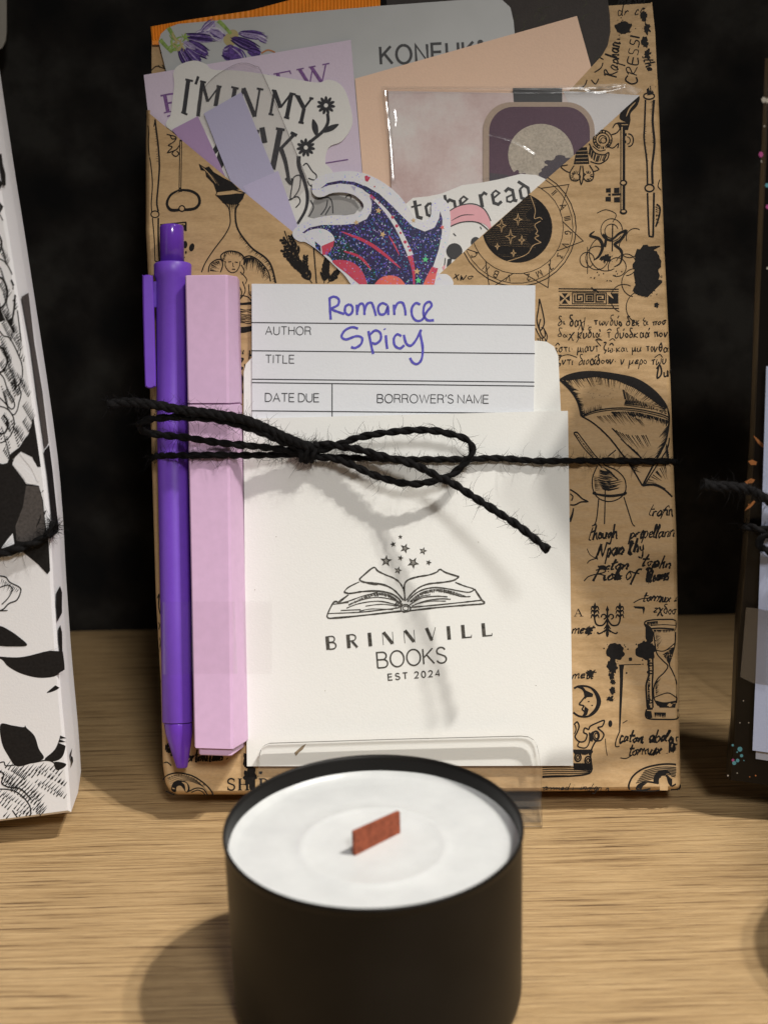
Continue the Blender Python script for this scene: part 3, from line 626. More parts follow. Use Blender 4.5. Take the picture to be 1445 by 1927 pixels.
# lower left
I.t = T(260, 1080, 4.379)
write(I, 'np', 312, 1412, 24, 22, HAND, 5, .16, .1, .2, True); write(I, 'reportmuteus .', 330, 1437, 22, 100, HAND, 5, .16, .1, .35, True, wob=.3)
I.blot(250, 1455, 16, 22, .4, drops=3); I.s([(205, 1560), (240, 1552), (275, 1580)], 2.2)
I.s([(205, 1700), (240, 1660), (330, 1640), (450, 1665), (550, 1730), (605, 1790), (620, 1825)], 2.6); I.s([(230, 1790), (300, 1822)], 2)
I.fill([(275, 1780), (285, 1730), (320, 1705), (380, 1705), (420, 1740), (425, 1790), (395, 1800), (375, 1770), (350, 1745), (320, 1755), (310, 1800)], True); I.fill([(395, 1795), (385, 1740), (360, 1715), (400, 1725), (412, 1770)], True, mi=0)
I.s([(425, 1790), (480, 1765), (540, 1775), (575, 1825)], 2.2); I.s([(440, 1800), (490, 1782), (530, 1795), (555, 1822)], 1.8)
I.hatch([(240, 1680), (330, 1650), (450, 1670), (560, 1745)], [(262, 1720), (330, 1675), (430, 1700), (540, 1770)], 16, 1.5, .5, 1)
for k in range(5): I.s([(235 + k * 8, 1700 + k * 14 - 10), (330 + k * 14, 1658 + k * 11), (450 + k * 16, 1684 + k * 14), (530 + k * 10, 1742 + k * 12)], 1.0, taper=2)
write(I, 'SHIP', 428, 1487, 22, 76, SERIF, 0, bold=1.3)
I.blot(925, 1660, 50, 75, .35, drops=8); I.blot(890, 1565, 22, 30, .4, drops=4); I.s([(890, 1480), (885, 1520), (905, 1600)], 7, wob=.3); I.blot(1010, 1640, 14, 12, .4); I.blot(935, 1760, 20, 25, .4)
for a in ([(160, 200), (175, 170), (170, 260), (185, 330)], [(165, 400), (180, 420), (168, 470)], [(172, 520), (186, 560), (175, 640)], [(188, 880), (200, 905)]): I.s(a, 2.2)
IL.put(bm, lambda x, y, n: BK.px(x, y, sheet_n(x, y) + n))

# --- right side drawings
I = IR; I.t = T(650, 0, 2.369)
# moon medallion
mx, my = 765, 1015
for r, wd in ((262, 1.8), (248, 1.2), (205, 1.2)): I.ell(mx, my, r, r, wd)
I.disc(mx, my, 156, 156, n=48)
for k in range(7):
    a = R(-40 + k * 360 / 7); tip = (mx + 300 * math.cos(a), my + 300 * math.sin(a))
    b0, b1 = a - R(19), a + R(19)
    I.s([(mx + 205 * math.cos(b0), my + 205 * math.sin(b0)), tip, (mx + 205 * math.cos(b1), my + 205 * math.sin(b1))], 1.5, smooth=False)
for k in range(34):
    y = my - 140 + k * 8.3; xr = mx + 62 + 22 * math.sin(k * .5); half = math.sqrt(max(0, 154 ** 2 - (y - my) ** 2)); I.s([(mx - half * .98 + 2, y - 8), (min(xr, mx + half), y + random.uniform(-2, 2) + 4)], 1.0, taper=2, mi=0)
I.fill([(mx + 60, my - 140), (mx + 78, my - 80), (mx + 74, my - 40), (mx + 100, my - 26), (mx + 70, my - 10), (mx + 84, my + 12), (mx + 88, my + 30), (mx + 72, my + 40), (mx + 88, my + 60), (mx + 60, my + 90), (mx, my + 140), (mx + 60, my + 138), (mx + 120, my + 90), (mx + 146, my + 20), (mx + 140, my - 60), (mx + 100, my - 120)])
I.s([(mx + 60, my - 140), (mx + 80, my - 80), (mx + 76, my - 42), (mx + 100, my - 46), (mx + 112, my - 36)], 1.2, mi=0); I.s([(mx + 104, my - 30), (mx + 78, my - 12), (mx + 90, my + 14), (mx + 82, my + 28), (mx + 95, my + 36), (mx + 78, my + 46), (mx + 106, my + 66)], 1.3, mi=0); I.s([(mx + 106, my + 66), (mx + 70, my + 80), (mx + 40, my + 120), (mx - 50, my + 152)], 1.3, mi=0)
for x, y, r in ((695, 1005, 30), (768, 978, 26), (735, 1055, 32), (785, 1070, 20), (748, 1128, 16), (676, 1098, 14)):
    p = []
    for q in range(8): rr = r if q % 2 == 0 else r * .25; p.append((x + rr * (0.7 if q % 4 == 2 else 1) * math.sin(q * math.pi / 4), y - rr * math.cos(q * math.pi / 4)))
    I.s(p, 1.5, smooth=False, closed=True, mi=0)
for ch, a, f in (('II', -42, SANS), ('A', -25, SANS), ('III', -10, SANS), ('G', 6, None), ('V', 20, None), ('3', 34, None), ('7', 50, None), ('M', 64, SANS), ('2', 78, None), ('V', 100, SANS), ('B', 115, SANS), ('N', 128, SANS), ('C', 148, None)):
    cx, cy = mx + 227 * math.cos(R(a)), my + 227 * math.sin(R(a)); fx, fy = 650 + cx / 2.369, cy / 2.369
    gl = {'G': [[(.5, .85), (.2, 1), (0, .5), (.2, 0), (.5, .15), (.5, .45), (.3, .45)]], '3': [[(0, .9), (.4, 1), (.2, .55), (.5, .2), (0, 0)]], '7': [[(0, 1), (.5, 1), (.2, 0)]], '2': [[(0, .8), (.3, 1), (.45, .7), (0, 0), (.5, 0)]], 'C': [[(.5, .85), (.2, 1), (0, .5), (.2, 0), (.5, .15)]], 'V': [[(0, 1), (.3, 0), (.6, 1)]]}
    an = -(a + 90); ca, sa = math.cos(R(an)), math.sin(R(an)); hh = 12
    bx, by = fx - 4 * ca, fy + 4 * sa; bx += hh / 2 * sa; by += hh / 2 * ca
    write(I, ch, bx, by, hh, None, f or {k: (.5, v) for k, v in gl.items()}, an, .13, .25)
# ornament and key
I.s([(1235, 560), (1235, 945)], 9); I.s([(1231, 566), (1231, 940)], 2.2, mi=0); I.disc(1238, 944, 17, 12); I.disc(1238, 942, 9, 5, mi=0)
I.disc(1238, 815, 17, 14); I.disc(1237, 815, 10, 7, mi=0); I.fill([(1210, 545), (1268, 545), (1258, 580), (1222, 580)]); I.s([(1218, 556), (1258, 556)], 1.3, mi=0); I.s([(1224, 600), (1252, 600)], 5); I.s([(1226, 632), (1250, 632)], 5)
I.fill([(1222, 530), (1230, 490), (1262, 455), (1290, 432), (1310, 432), (1300, 470), (1270, 505), (1266, 545)], True); I.s([(1250, 520), (1265, 485), (1292, 455)], 2.5, mi=0, taper=2)
for r in (42, 30, 18): I.ell(1145, 622, r, r, 2.0, -60, 250)
I.disc(1148, 626, 14, 14); I.disc(1148, 626, 10, 10, mi=0)
I.hatch(arc(1145, 622, 42, 42, 0, 300, 16), arc(1145, 622, 30, 30, 0, 300, 16), 28, 1.4, .8, 1, 0)
I.s([(1185, 600), (1210, 590), (1228, 560), (1205, 550), (1190, 570)], 2.2); I.ell(1262, 625, 20, 28, 2.4, -100, 100); I.ell(1256, 626, 12, 16, 1.8, -100, 100)
I.s([(1085, 640), (1110, 680), (1150, 690), (1172, 680), (1165, 710), (1130, 730), (1090, 720)], 2.4); I.s([(1165, 650), (1190, 660), (1215, 640), (1212, 660)], 2.2); I.s([(1100, 650), (1130, 672), (1158, 668)], 1.8)
I.hatch([(1088, 648), (1118, 690), (1165, 690)], [(1080, 690), (1110, 720), (1150, 722)], 14, 1.8, .8, 1, 0)
I.fill([(1030, 660), (1075, 655), (1086, 730), (1016, 732)]); 
for k in range(4): I.s([(1024, 674 + k * 16), (1080, 672 + k * 16)], .9, mi=0)
I.s([(1018, 738), (1000, 770), (1005, 800), (1030, 806), (1046, 790), (1038, 775)], 2.2); I.s([(1086, 736), (1104, 768), (1100, 800), (1076, 808), (1060, 792), (1068, 776)], 2.2); I.s([(1048, 738), (1042, 780), (1050, 822), (1060, 780), (1056, 738)], 2.2)
I.s([(1000, 770), (978, 760), (960, 742), (990, 735)], 2.0); I.s([(1104, 765), (1128, 755), (1112, 738)], 2.0); I.hatch(arc(1026, 785, 22, 24, 60, 330), arc(1026, 785, 10, 10, 60, 330), 12, 1.3, .8, 1, 0); I.hatch(arc(1080, 785, 22, 24, -150, 120), arc(1080, 785, 10, 10, -150, 120), 12, 1.3, .8, 1, 0)
for (x, y, wd, hh) in ((1160, 840, 22, 18), (1196, 838, 24, 22), (1158, 878, 26, 20), (1196, 880, 26, 22)): I.fill([(x, y), (x + wd, y - 2), (x + wd, y + hh), (x, y + hh)])
I.s([(1170, 868), (1225, 866)], 4, smooth=False); I.s([(1184, 838), (1184, 900)], 2, smooth=False, mi=0)
# bone stick
I.fill([(1338, 318), (1352, 308), (1378, 312), (1392, 305), (1392, 350), (1382, 385), (1370, 420), (1345, 425), (1336, 370)]); 
for a in ([(1350, 325), (1348, 365), (1356, 405)], [(1364, 330), (1362, 370), (1364, 408)], [(1345, 345), (1346, 375)]): I.s(a, 2.6, mi=0, taper=2)
I.ell(1352, 428, 24, 14, 2.6); I.s([(1336, 445), (1332, 560), (1330, 620), (1342, 720), (1345, 820)], 3.2); I.s([(1374, 445), (1368, 540), (1376, 640), (1366, 740), (1368, 820)], 4.2); I.ell(1354, 838, 20, 16, 2.8); I.s([(1345, 860), (1348, 960), (1352, 1050)], 3.2); I.s([(1374, 858), (1372, 960), (1370, 1055)], 3.6); I.s([(1350, 1052), (1372, 1056)], 3)
I.hatch([(1374, 450), (1370, 540), (1376, 640)], [(1352, 455), (1356, 540), (1364, 640)], 24, 1.4); I.hatch([(1332, 560), (1332, 640), (1342, 720)], [(1344, 560), (1344, 640), (1352, 720)], 14, 1.2)
I.s([(1400, 800), (1392, 830), (1408, 850)], 1.8); I.s([(1385, 910), (1400, 925), (1398, 960), (1382, 1010)], 3.2); I.hatch([(1380, 915), (1385, 1005)], [(1402, 930), (1400, 990)], 8, 1.8)
# blot and flourished initial
I.t = T(650, 0, 2.369)
I.blot(1345, 1190, 62, 92, .22, 44, drops=6); I.blot(1322, 1285, 40, 34, .2); I.fill([(1290, 1150), (1330, 1100), (1400, 1095), (1416, 1150), (1410, 1260), (1345, 1325), (1300, 1315), (1285, 1230)]); I.blot(1385, 1360, 10, 12, .3)
for cx, cy, r, a0, a1 in ((1185, 1025, 48, 0, 330), (1185, 1030, 30, 20, 300), (1120, 1150, 50, 60, 380), (1076, 1158, 32, 0, 330), (1210, 1190, 40, -120, 200), (1250, 1180, 46, -90, 160), (1160, 1130, 74, 120, 300), (1265, 1100, 46, 120, 330), (1290, 1060, 40, 60, 200), (1240, 1330, 60, 60, 250), (1290, 1260, 60, 90, 260), (1320, 1370, 70, 100, 260)): I.ell(cx, cy, r, r * 1.05, 1.5, a0, a1)
I.s([(1145, 1045), (1180, 1070), (1220, 1040), (1250, 1030), (1225, 1070), (1200, 1090), (1230, 1120), (1225, 1170), (1195, 1190)], 5.5, taper=2); I.s([(1110, 1030), (1090, 1050), (1130, 1065), (1145, 1100), (1130, 1140), (1105, 1160)], 6, taper=2); I.s([(1190, 1000), (1188, 1120)], 2.2); I.s([(1078, 1100), (1078, 1220)], 1.2); I.s([(1145, 1045), (1160, 1060), (1155, 1100)], 5); I.blot(1160, 1150, 22, 18, .5, drops=10); I.s([(1120, 950), (1160, 935), (1205, 955), (1190, 990)], 1.5)
write(I, 'xwo', 853, 524, 18, 34, HAND, -6, .10, .2, .3, True)
for k in range(14): I.disc(1085 + random.random() * 180, 1195 + random.random() * 60, 3, 3, n=6)
# key-pattern band
I.t = T(960, 500, 3.706)
for a, b, wd in (((335, 160), (755, 164), 2.0), ((335, 177), (755, 180), 1.4), ((338, 276), (757, 279), 1.4), ((335, 293), (757, 297), 2.0)): I.s([a, b], wd, smooth=False)
for x0 in (344, 682):
    x1 = x0 + 70; y0, y1 = 192, 264; c = ((x0 + x1) / 2, (y0 + y1) / 2)
    I.fill([(x0, y0), (x1, y0), (x1, y1), (x0, y1)])
    for a, b in (((x0, y0), (x1, y1)), ((x1, y0), (x0, y1))): I.s([a, c], 6, 1.2, smooth=False, mi=0); I.s([b, c], 6, 1.2, smooth=False, mi=0)
    I.fill([(c[0] - 9, y0 + 12), (c[0] + 9, y0 + 12), c]); I.fill([(c[0] - 9, y1 - 12), (c[0] + 9, y1 - 12), c])
I.s([(432, 188), (668, 190), (668, 266), (432, 265)], 1.8, smooth=False, closed=True)
I.s([(448, 200), (448, 252), (508, 252), (508, 202), (466, 202), (466, 236), (490, 236), (490, 218)], 2.8, smooth=False); I.s([(650, 252), (596, 252), (596, 202), (655, 202), (655, 236), (614, 236), (614, 220), (636, 220)], 2.8, smooth=False)
I.s([(524, 200), (580, 200), (580, 250), (524, 250)], 2.6, smooth=False, closed=True); I.s([(540, 214), (566, 214), (566, 238), (540, 238)], 2.4, smooth=False, closed=True); I.disc(553, 226, 6, 6)
I.s([(565, 150), (580, 170), (596, 172), (615, 185)], 2.4); I.s([(585, 165), (598, 178)], 3)
# candle
I.s([(202, 230), (196, 300), (185, 380), (208, 450), (236, 400), (222, 310), (202, 230)], 2.4); I.s([(212, 370), (200, 420), (212, 470), (230, 500)], 2.2); I.s([(176, 435), (192, 470), (216, 505), (242, 490), (234, 440), (215, 430)], 2.0); I.s([(240, 450), (256, 490), (250, 530), (258, 550)], 2.0)
for dx in (0, 14, 30, 50): I.s([(190 + dx, 505), (196 + dx, 530), (192 + dx, 545)], 1.8)
# Greek hand
for txt, x, y, hh, wd in (('δι δαχ . τωνδύο δεκ α ποσ', 335, 418, 82, 752), ('δαχ κυδιὰ. τ^ δύοδκαά πον', 332, 500, 82, 762), ('ἑστι· μιαυτ ζω^·και μη τονθα', 312, 600, 78, 785), ('ζντι διοάδοον· ν μερο τωυ', 330, 688, 82, 760)):
    txt = txt.replace('ύ', 'υ´').replace('ὰ', 'α`').replace('ά', 'α´').replace('ἑ', 'ε^').replace('η', 'u')
    fx, fy = I.t([(x, y)])[0]; write(I, txt, fx, fy, hh * .8 / 3.706, wd / 3.706, HAND, 0.3, .105, .1, 0.05, True, .015, .12)
for a in ([(520, 360), (505, 450), (460, 535)], [(560, 440), (545, 470)], [(815, 350), (822, 365)], [(935, 362), (925, 380), (938, 385)], [(640, 520), (600, 520), (630, 560)], [(330, 640), (400, 620), (465, 640)], [(1005, 640), (1040, 618), (1060, 640)], [(590, 520), (615, 508), (640, 522)], [(690, 522), (712, 508), (730, 522)]): I.s(a, 1.5)
write(I, 'Dur', 1235, 711, 22, 28, HAND, 8, .12, .1, .3, True)
# leathery wing
I.s([(345, 795), (400, 765), (500, 742), (620, 742), (760, 762), (880, 792), (990, 862), (1070, 950), (1103, 1030), (1102, 1120), (1080, 1230), (1040, 1310), (980, 1420), (920, 1535)], 3.4)
I.s([(345, 795), (420, 870), (470, 950), (495, 1050)], 4); I.s([(495, 1050), (600, 1010), (750, 992), (900, 1003), (1050, 1035), (1105, 1060)], 2.4); I.s([(500, 1056), (600, 1022), (750, 1004), (900, 1016), (1050, 1050), (1100, 1072)], 1.8); I.s([(495, 1050), (580, 1100), (680, 1190), (760, 1290), (840, 1400), (920, 1535)], 3); I.s([(920, 1535), (1000, 1530), (1070, 1560), (1128, 1612)], 3.4); I.s([(935, 1530), (1010, 1522), (1080, 1556)], 1.8)
I.fill([(345, 795), (400, 765), (500, 742), (620, 742), (760, 762), (880, 792), (990, 862), (1070, 950), (1104, 1035), (1050, 985), (960, 915), (860, 850), (740, 800), (600, 775), (480, 790), (400, 800)], False)
I.hatch([(360, 790), (480, 775), (620, 765), (800, 800), (960, 900), (1090, 1020)], [(430, 880), (540, 860), (640, 850), (780, 880), (900, 950), (1040, 1010)], 64, 1.7, .3, 1.0)
I.hatch([(350, 800), (425, 875), (475, 960), (498, 1045)], [(420, 820), (480, 880), (510, 960), (520, 1030)], 36, 2.6, .4, 1.1); I.hatch([(780, 860), (880, 930), (1000, 990), (1095, 1030)], [(800, 960), (900, 985), (1000, 1010), (1080, 1035)], 26, 1.5, .5, 1.05, 0); I.hatch([(800, 940), (790, 975)], [(1050, 960), (1080, 1020)], 8, 1.4, .6, 1)
I.s([(760, 800), (860, 840), (980, 910), (1070, 990)], 2.2, mi=0, taper=2); I.s([(830, 830), (940, 870), (1040, 950)], 2.0, mi=0, taper=2)
I.hatch([(510, 1040), (640, 1000)], [(505, 1005), (630, 960)], 18, 1.5, .5, 1.2); I.hatch([(700, 1020), (880, 1022), (1100, 1078)], [(740, 1060), (900, 1075), (1090, 1125)], 52, 1.8, .4, 1.1); I.hatch([(820, 1030), (960, 1040), (1100, 1085)], [(850, 1055), (980, 1075), (1085, 1120)], 30, 1.8, .5, 1, 0)
I.hatch([(600, 1050), (760, 1040), (900, 1070)], [(660, 1110), (820, 1120), (950, 1130)], 22, 1.4, .4, 1); I.hatch([(700, 1130), (820, 1180), (950, 1180)], [(800, 1240), (900, 1290), (1000, 1290)], 13, 1.9, .5, 1.1); I.hatch([(760, 1200), (880, 1300)], [(880, 1320), (960, 1400)], 10, 2.0, .4, 1); I.hatch([(1100, 1110), (1080, 1230), (1030, 1320)], [(1040, 1180), (1020, 1280), (985, 1370)], 26, 1.9, .5, 1.1); I.hatch([(800, 1340), (860, 1430)], [(900, 1380), (930, 1450)], 12, 1.7, .4, 1); I.hatch([(935, 1525), (1010, 1440), (1080, 1380)], [(1000, 1520), (1070, 1500), (1100, 1500)], 11, 2.0, .5, 1.1); I.hatch([(1090, 1240), (1105, 1330)], [(1070, 1300), (1090, 1400)], 12, 2, .6, 1)
I.s([(1108, 1200), (1095, 1270), (1060, 1330), (930, 1535)], 2.4)
for k in range(26): I.disc(530 + random.random() * 200, 800 + random.random() * 130, 2.2, 2.2, n=5)
# alembic on legs
I.s([(442, 1170), (510, 1270), (575, 1340), (640, 1412)], 2.2); I.s([(468, 1163), (530, 1245), (592, 1325), (670, 1400)], 2.2); I.s([(442, 1170), (452, 1162), (468, 1163)], 3); I.hatch([(450, 1175), (575, 1335)], [(462, 1172), (586, 1328)], 26, 1.2, .6, 1, 0)
I.s([(606, 1395), (572, 1480), (578, 1570), (620, 1625), (690, 1645), (760, 1622), (802, 1570), (796, 1490), (742, 1430), (665, 1395)], 2.2); I.s([(576, 1580), (600, 1592), (700, 1602), (804, 1588)], 3); I.s([(580, 1592), (690, 1612), (800, 1598)], 2); I.ell(585, 1586, 10, 8, 2); I.ell(800, 1586, 8, 8, 2)
I.hatch([(620, 1420), (610, 1500), (640, 1560)], [(760, 1440), (790, 1500), (760, 1560)], 22, 1.9, .5, 1, 2, bend=.1); I.hatch([(640, 1400), (700, 1450)], [(720, 1450), (780, 1520)], 12, 2.2, .5, 1, 2); I.hatch([(582, 1470), (590, 1570)], [(640, 1480), (660, 1580)], 12, 1.4, .3, .8)
for a in ([(615, 1625), (604, 1740), (590, 1800), (568, 1816)], [(660, 1560), (658, 1700), (655, 1802)], [(790, 1612), (830, 1740), (850, 1800), (868, 1818)], [(680, 1330), (735, 1285)], [(600, 1800), (584, 1812)]): I.s(a, 2.2)
I.s([(415, 1560), (462, 1590), (500, 1625), (538, 1645), (492, 1648), (450, 1668), (416, 1668)], 3.0); I.s([(416, 1590), (435, 1610), (425, 1640)], 2.4); I.s([(412, 1785), (430, 1740), (440, 1690)], 6, 2)
# lower writing
I.t = T(1020, 960, 3.443)
def hand(txt, x, y, hh, wd, ang, wt=.13, sh=.35, wob=.35): fx, fy = I.t([(x, y)])[0]; write(I, txt, fx, fy, hh / 3.443, wd / 3.443, HAND, ang, wt, .06, sh, True, .02, wob)
hand('trafin', 690, 30, 70, 150, -2); hand('though', 300, 195, 85, 180, 4, .11); hand('propellann', 565, 185, 80, 285, 2, .12); hand('Npan thy', 350, 305, 90, 310, 6, .16); hand('octon', 360, 385, 60, 190, 2, .2); hand('tophn', 640, 365, 80, 190, -4, .14); hand('Piol of', 330, 455, 75, 280, 2, .16); hand('Deans', 670, 460, 80, 150, 5, .16)
I.s([(270, 460), (300, 430), (360, 415), (410, 425)], 2.2); I.s([(290, 345), (310, 325), (360, 310)], 2); I.s([(290, 250), (310, 290), (360, 320)], 1.4); I.blot(490, 432, 26, 24, .4); I.blot(690, 430, 22, 36, .4); I.blot(735, 358, 20, 14, .5); I.blot(380, 372, 18, 14, .4)
hand('tormux s', 650, 585, 62, 220, -2, .16); I.s([(590, 600), (640, 575), (700, 570)], 2); hand('zχδοσ', 720, 665, 62, 150, -3, .14, .05); I.fill([(588, 622), (660, 625), (665, 640), (655, 675), (648, 640), (600, 636)])
fx, fy = I.t([(204, 688)])[0]; write(I, 'A', fx, fy, 14, 17, SERIF)
# fleur ornament
for sgn in (-1, 1):
    X = lambda d: 421 + sgn * d
    I.s([(X(80), 610), (X(84), 690), (X(70), 740), (X(30), 745), (X(4), 710), (X(0), 690)], 3.0); I.ell(X(24), 690, 15, 15, 2.6, -90, 200)
    for q, yy in enumerate((615, 640, 668)): I.s([(X(80), yy + 22), (X(98), yy + 10), (X(106), yy + 32)], 4.5, 1.4); I.s([(X(80), yy + 22), (X(64), yy + 10), (X(54), yy + 32)], 4.5, 1.4)
    I.fill([(X(80), 595), (X(92), 625), (X(70), 625)]); I.s([(X(4), 770), (X(30), 790), (X(55), 800), (X(66), 790)], 2.6); I.disc(X(62), 794, 6, 6); I.s([(X(0), 745), (X(22), 770)], 5, 1.5); I.s([(X(0), 765), (X(20), 792)], 5, 1.5)
I.fill([(421, 618), (432, 645), (421, 672), (410, 645)]); I.s([(421, 660), (421, 820)], 3.4)
I.blot(421, 800, 10, 22, .1, drops=0)
hand('mett', 188, 800, 55, 135, 0, .14); I.blot(300, 785, 24, 26, .5, drops=5); hand('mett', 188, 1088, 55, 140, 0, .13); I.blot(308, 1062, 26, 26, .5, drops=5)
I.blot(475, 915, 58, 54, .18, 40, drops=8); I.blot(452, 1010, 34, 52, .3); I.blot(450, 1070, 18, 26, .4); I.blot(458, 1112, 16, 16, .3); I.blot(455, 1170, 18, 26, .4); I.blot(440, 1222, 22, 16, .4); I.s([(510, 1000), (512, 1100), (505, 1300), (500, 1435)], 8, 2.0); I.s([(510, 1002), (640, 1000)], 1.6, smooth=False); I.fill([(495, 1000), (530, 1005), (520, 1060), (505, 1060)])
I.blot(668, 905, 62, 60, .2, 40, drops=6); I.blot(570, 966, 12, 12, .2); I.disc(545, 1055, 6, 6); I.disc(440, 1383, 13, 22); I.s([(500, 1435), (478, 1490), (475, 1530), (500, 1530)], 2.2); I.s([(520, 1380), (550, 1362)], 1.5); I.s([(408, 1480), (412, 1540), (420, 1590)], 1.2)
# hourglass
I.s([(672, 760), (662, 730), (690, 714), (780, 708), (860, 714), (865, 765)], 2.6); I.fill([(668, 735), (700, 755), (720, 790), (715, 850), (690, 870), (668, 830)]); I.s([(680, 770), (760, 765), (862, 772)], 3); I.s([(700, 748), (780, 742), (862, 746)], 1.6); I.hatch([(675, 725), (745, 718)], [(678, 758), (750, 750)], 18, 1.8, .6, 1); I.hatch([(720, 775), (860, 775)], [(722, 800), (858, 792)], 22, 2.2, .5, 1)
I.s([(684, 965), (690, 1060), (672, 1140), (680, 1280)], 3.4); I.s([(714, 960), (716, 1040), (712, 1140), (716, 1280)], 3); I.hatch([(686, 970), (682, 1140), (684, 1280)], [(702, 970), (700, 1140), (700, 1280)], 44, 2, .5, 1, 0); I.ell(698, 1000, 16, 10, 2.4); I.ell(698, 1050, 18, 10, 2.4); I.ell(695, 1240, 18, 10, 2.4)
I.s([(720, 790), (728, 860), (742, 930), (780, 975), (812, 1010), (790, 1050), (745, 1095), (722, 1150), (724, 1220), (750, 1268)], 2.4); I.s([(862, 790), (858, 870), (840, 940), (822, 1000), (840, 1040), (864, 1100), (872, 1170), (868, 1250)], 2.4); I.s([(728, 905), (790, 912), (858, 862)], 2); I.s([(790, 912), (850, 890)], 1.6)
I.fill([(778, 935), (850, 890), (842, 940), (822, 1005), (800, 965)]); 
for k in range(30): x = 780 + random.random() * 60; y = 915 + random.random() * 50; I.disc(x, y, 2.5, 2.5, mi=0, n=5)
I.s([(724, 1215), (770, 1195), (820, 1185), (868, 1215)], 2); I.s([(735, 1240), (790, 1252), (866, 1240)], 4); I.fill([(740, 1245), (866, 1245), (860, 1280), (760, 1280)]); I.blot(825, 1262, 14, 12, .4, mi=0, drops=4); I.hatch([(730, 1120), (735, 1200)], [(770, 1080), (760, 1190)], 12, 1.6); I.hatch([(730, 800), (745, 900)], [(770, 800), (775, 850)], 12, 1.4)
I.fill([(676, 1278), (875, 1284), (878, 1300), (676, 1294)]); I.s([(674, 1290), (668, 1330), (690, 1352), (780, 1356), (865, 1354), (880, 1330), (876, 1290)], 2.8); I.fill([(672, 1300), (705, 1302), (712, 1345), (690, 1350), (670, 1332)]); I.hatch([(725, 1310), (800, 1312)], [(728, 1345), (800, 1348)], 20, 2, .6, 1)
# moon face coin
I.s([(205, 1155), (240, 1140), (300, 1145), (350, 1180), (374, 1240), (350, 1300), (300, 1335), (240, 1335), (200, 1310)], 3.8); I.fill([(300, 1142), (355, 1180), (376, 1240), (350, 1305), (290, 1338), (335, 1290), (352, 1240), (335, 1185)], True); I.fill([(265, 1160), (330, 1190), (325, 1210), (290, 1212), (275, 1225)]); I.s([(275, 1170), (285, 1195), (255, 1235), (240, 1258), (268, 1268), (258, 1290), (275, 1310), (262, 1335)], 2.8); I.fill([(275, 1270), (300, 1290), (290, 1325), (265, 1338)]); I.s([(230, 1142), (260, 1155), (275, 1175)], 5)
I.disc(300, 1240, 6, 4); I.disc(322, 1265, 6, 4)
# crown
I.s([(205, 1390), (225, 1372), (238, 1400), (225, 1440), (212, 1470), (240, 1500), (275, 1495), (290, 1455), (268, 1440), (275, 1412), (300, 1420), (310, 1400), (350, 1380), (400, 1362), (388, 1400), (360, 1410), (398, 1450), (380, 1490), (345, 1500), (320, 1545)], 2.8)
I.s([(212, 1390), (218, 1420), (208, 1450)], 2); I.s([(240, 1500), (230, 1530), (280, 1540), (305, 1500), (305, 1440)], 2.4); I.ell(347, 1462, 20, 30, 3.2); I.ell(350, 1462, 11, 18, 2.2); I.fill([(305, 1450), (330, 1430), (326, 1500), (305, 1495)])
I.s([(320, 1545), (312, 1600), (320, 1680), (290, 1710), (200, 1722), (100, 1726), (0, 1730)], 3.2)
for x in (230, 296): I.ell(x, 1602 + (x - 230) * .3, 20, 26, 3); I.ell(x, 1602 + (x - 230) * .3, 9, 12, 2.4)
for k in range(12):
    for row in (1552, 1662): I.s([(200 + k * 10, row), (212 + k * 10, row + 12), (206 + k * 10, row + 22)], 3.2)
I.hatch([(200, 1560), (310, 1560)], [(215, 1585), (318, 1590)], 14, 3, .6, 1, 0); I.hatch([(202, 1640), (310, 1640)], [(215, 1680), (318, 1690)], 16, 3, .6, 1, 0)
for k in range(5): I.s([(310, 1688 + k * 5), (220, 1668 + k * 13), (90, 1664 + k * 14), (0, 1668 + k * 14)], 1.6, taper=0)
# bottom writing
hand('caton, abolas', 490, 1505, 80, 385, 0, .13); hand('tormux', 555, 1590, 75, 210, 3, .14); I.s([(505, 1605), (545, 1608), (590, 1580)], 2); hand('. Ron', 800, 1575, 80, 85, 10, .15); I.blot(725, 1490, 16, 18, .4)
hand('arrmed i Vindign n', 0, 1812, 42, 430, -1, .1); I.s([(0, 1797), (150, 1806), (350, 1802)], 2)
# quatrefoil fragment
I.s([(565, 1812), (560, 1780), (590, 1720), (660, 1672), (760, 1648), (850, 1646), (890, 1660)], 3.4); 
for k in range(7): I.s([(640 - k * 9 + 20, 1690 + k * 13), (740 - k * 4, 1668 + k * 12), (815 + k * 2, 1664 + k * 10), (888, 1672 + k * 11)], 1.7, taper=0)
I.fill([(720, 1760), (730, 1710), (770, 1684), (815, 1690), (838, 1730), (838, 1790), (815, 1770), (800, 1722), (775, 1720), (755, 1745), (752, 1775)], True); I.fill([(758, 1770), (760, 1742), (775, 1722), (800, 1726), (814, 1770), (812, 1816), (760, 1816)], mi=0); I.s([(838, 1740), (820, 1716), (800, 1712)], 4, mi=0, taper=2)
I.s([(735, 1768), (680, 1760), (630, 1775), (610, 1805), (640, 1815), (700, 1805)], 3.2); I.fill([(615, 1800), (630, 1776), (680, 1766), (650, 1790), (640, 1812)]); I.s([(838, 1790), (880, 1770), (892, 1795), (870, 1812)], 3); I.s([(575, 1816), (700, 1820), (760, 1814)], 2); I.s([(830, 1812), (890, 1806)], 2.6)
IR.put(bm, lambda x, y, n: BK.px(x, y, sheet_n(x, y) + n))
build('kraft_wrapping', bm, [M['kraft'], M['ink']], rb)

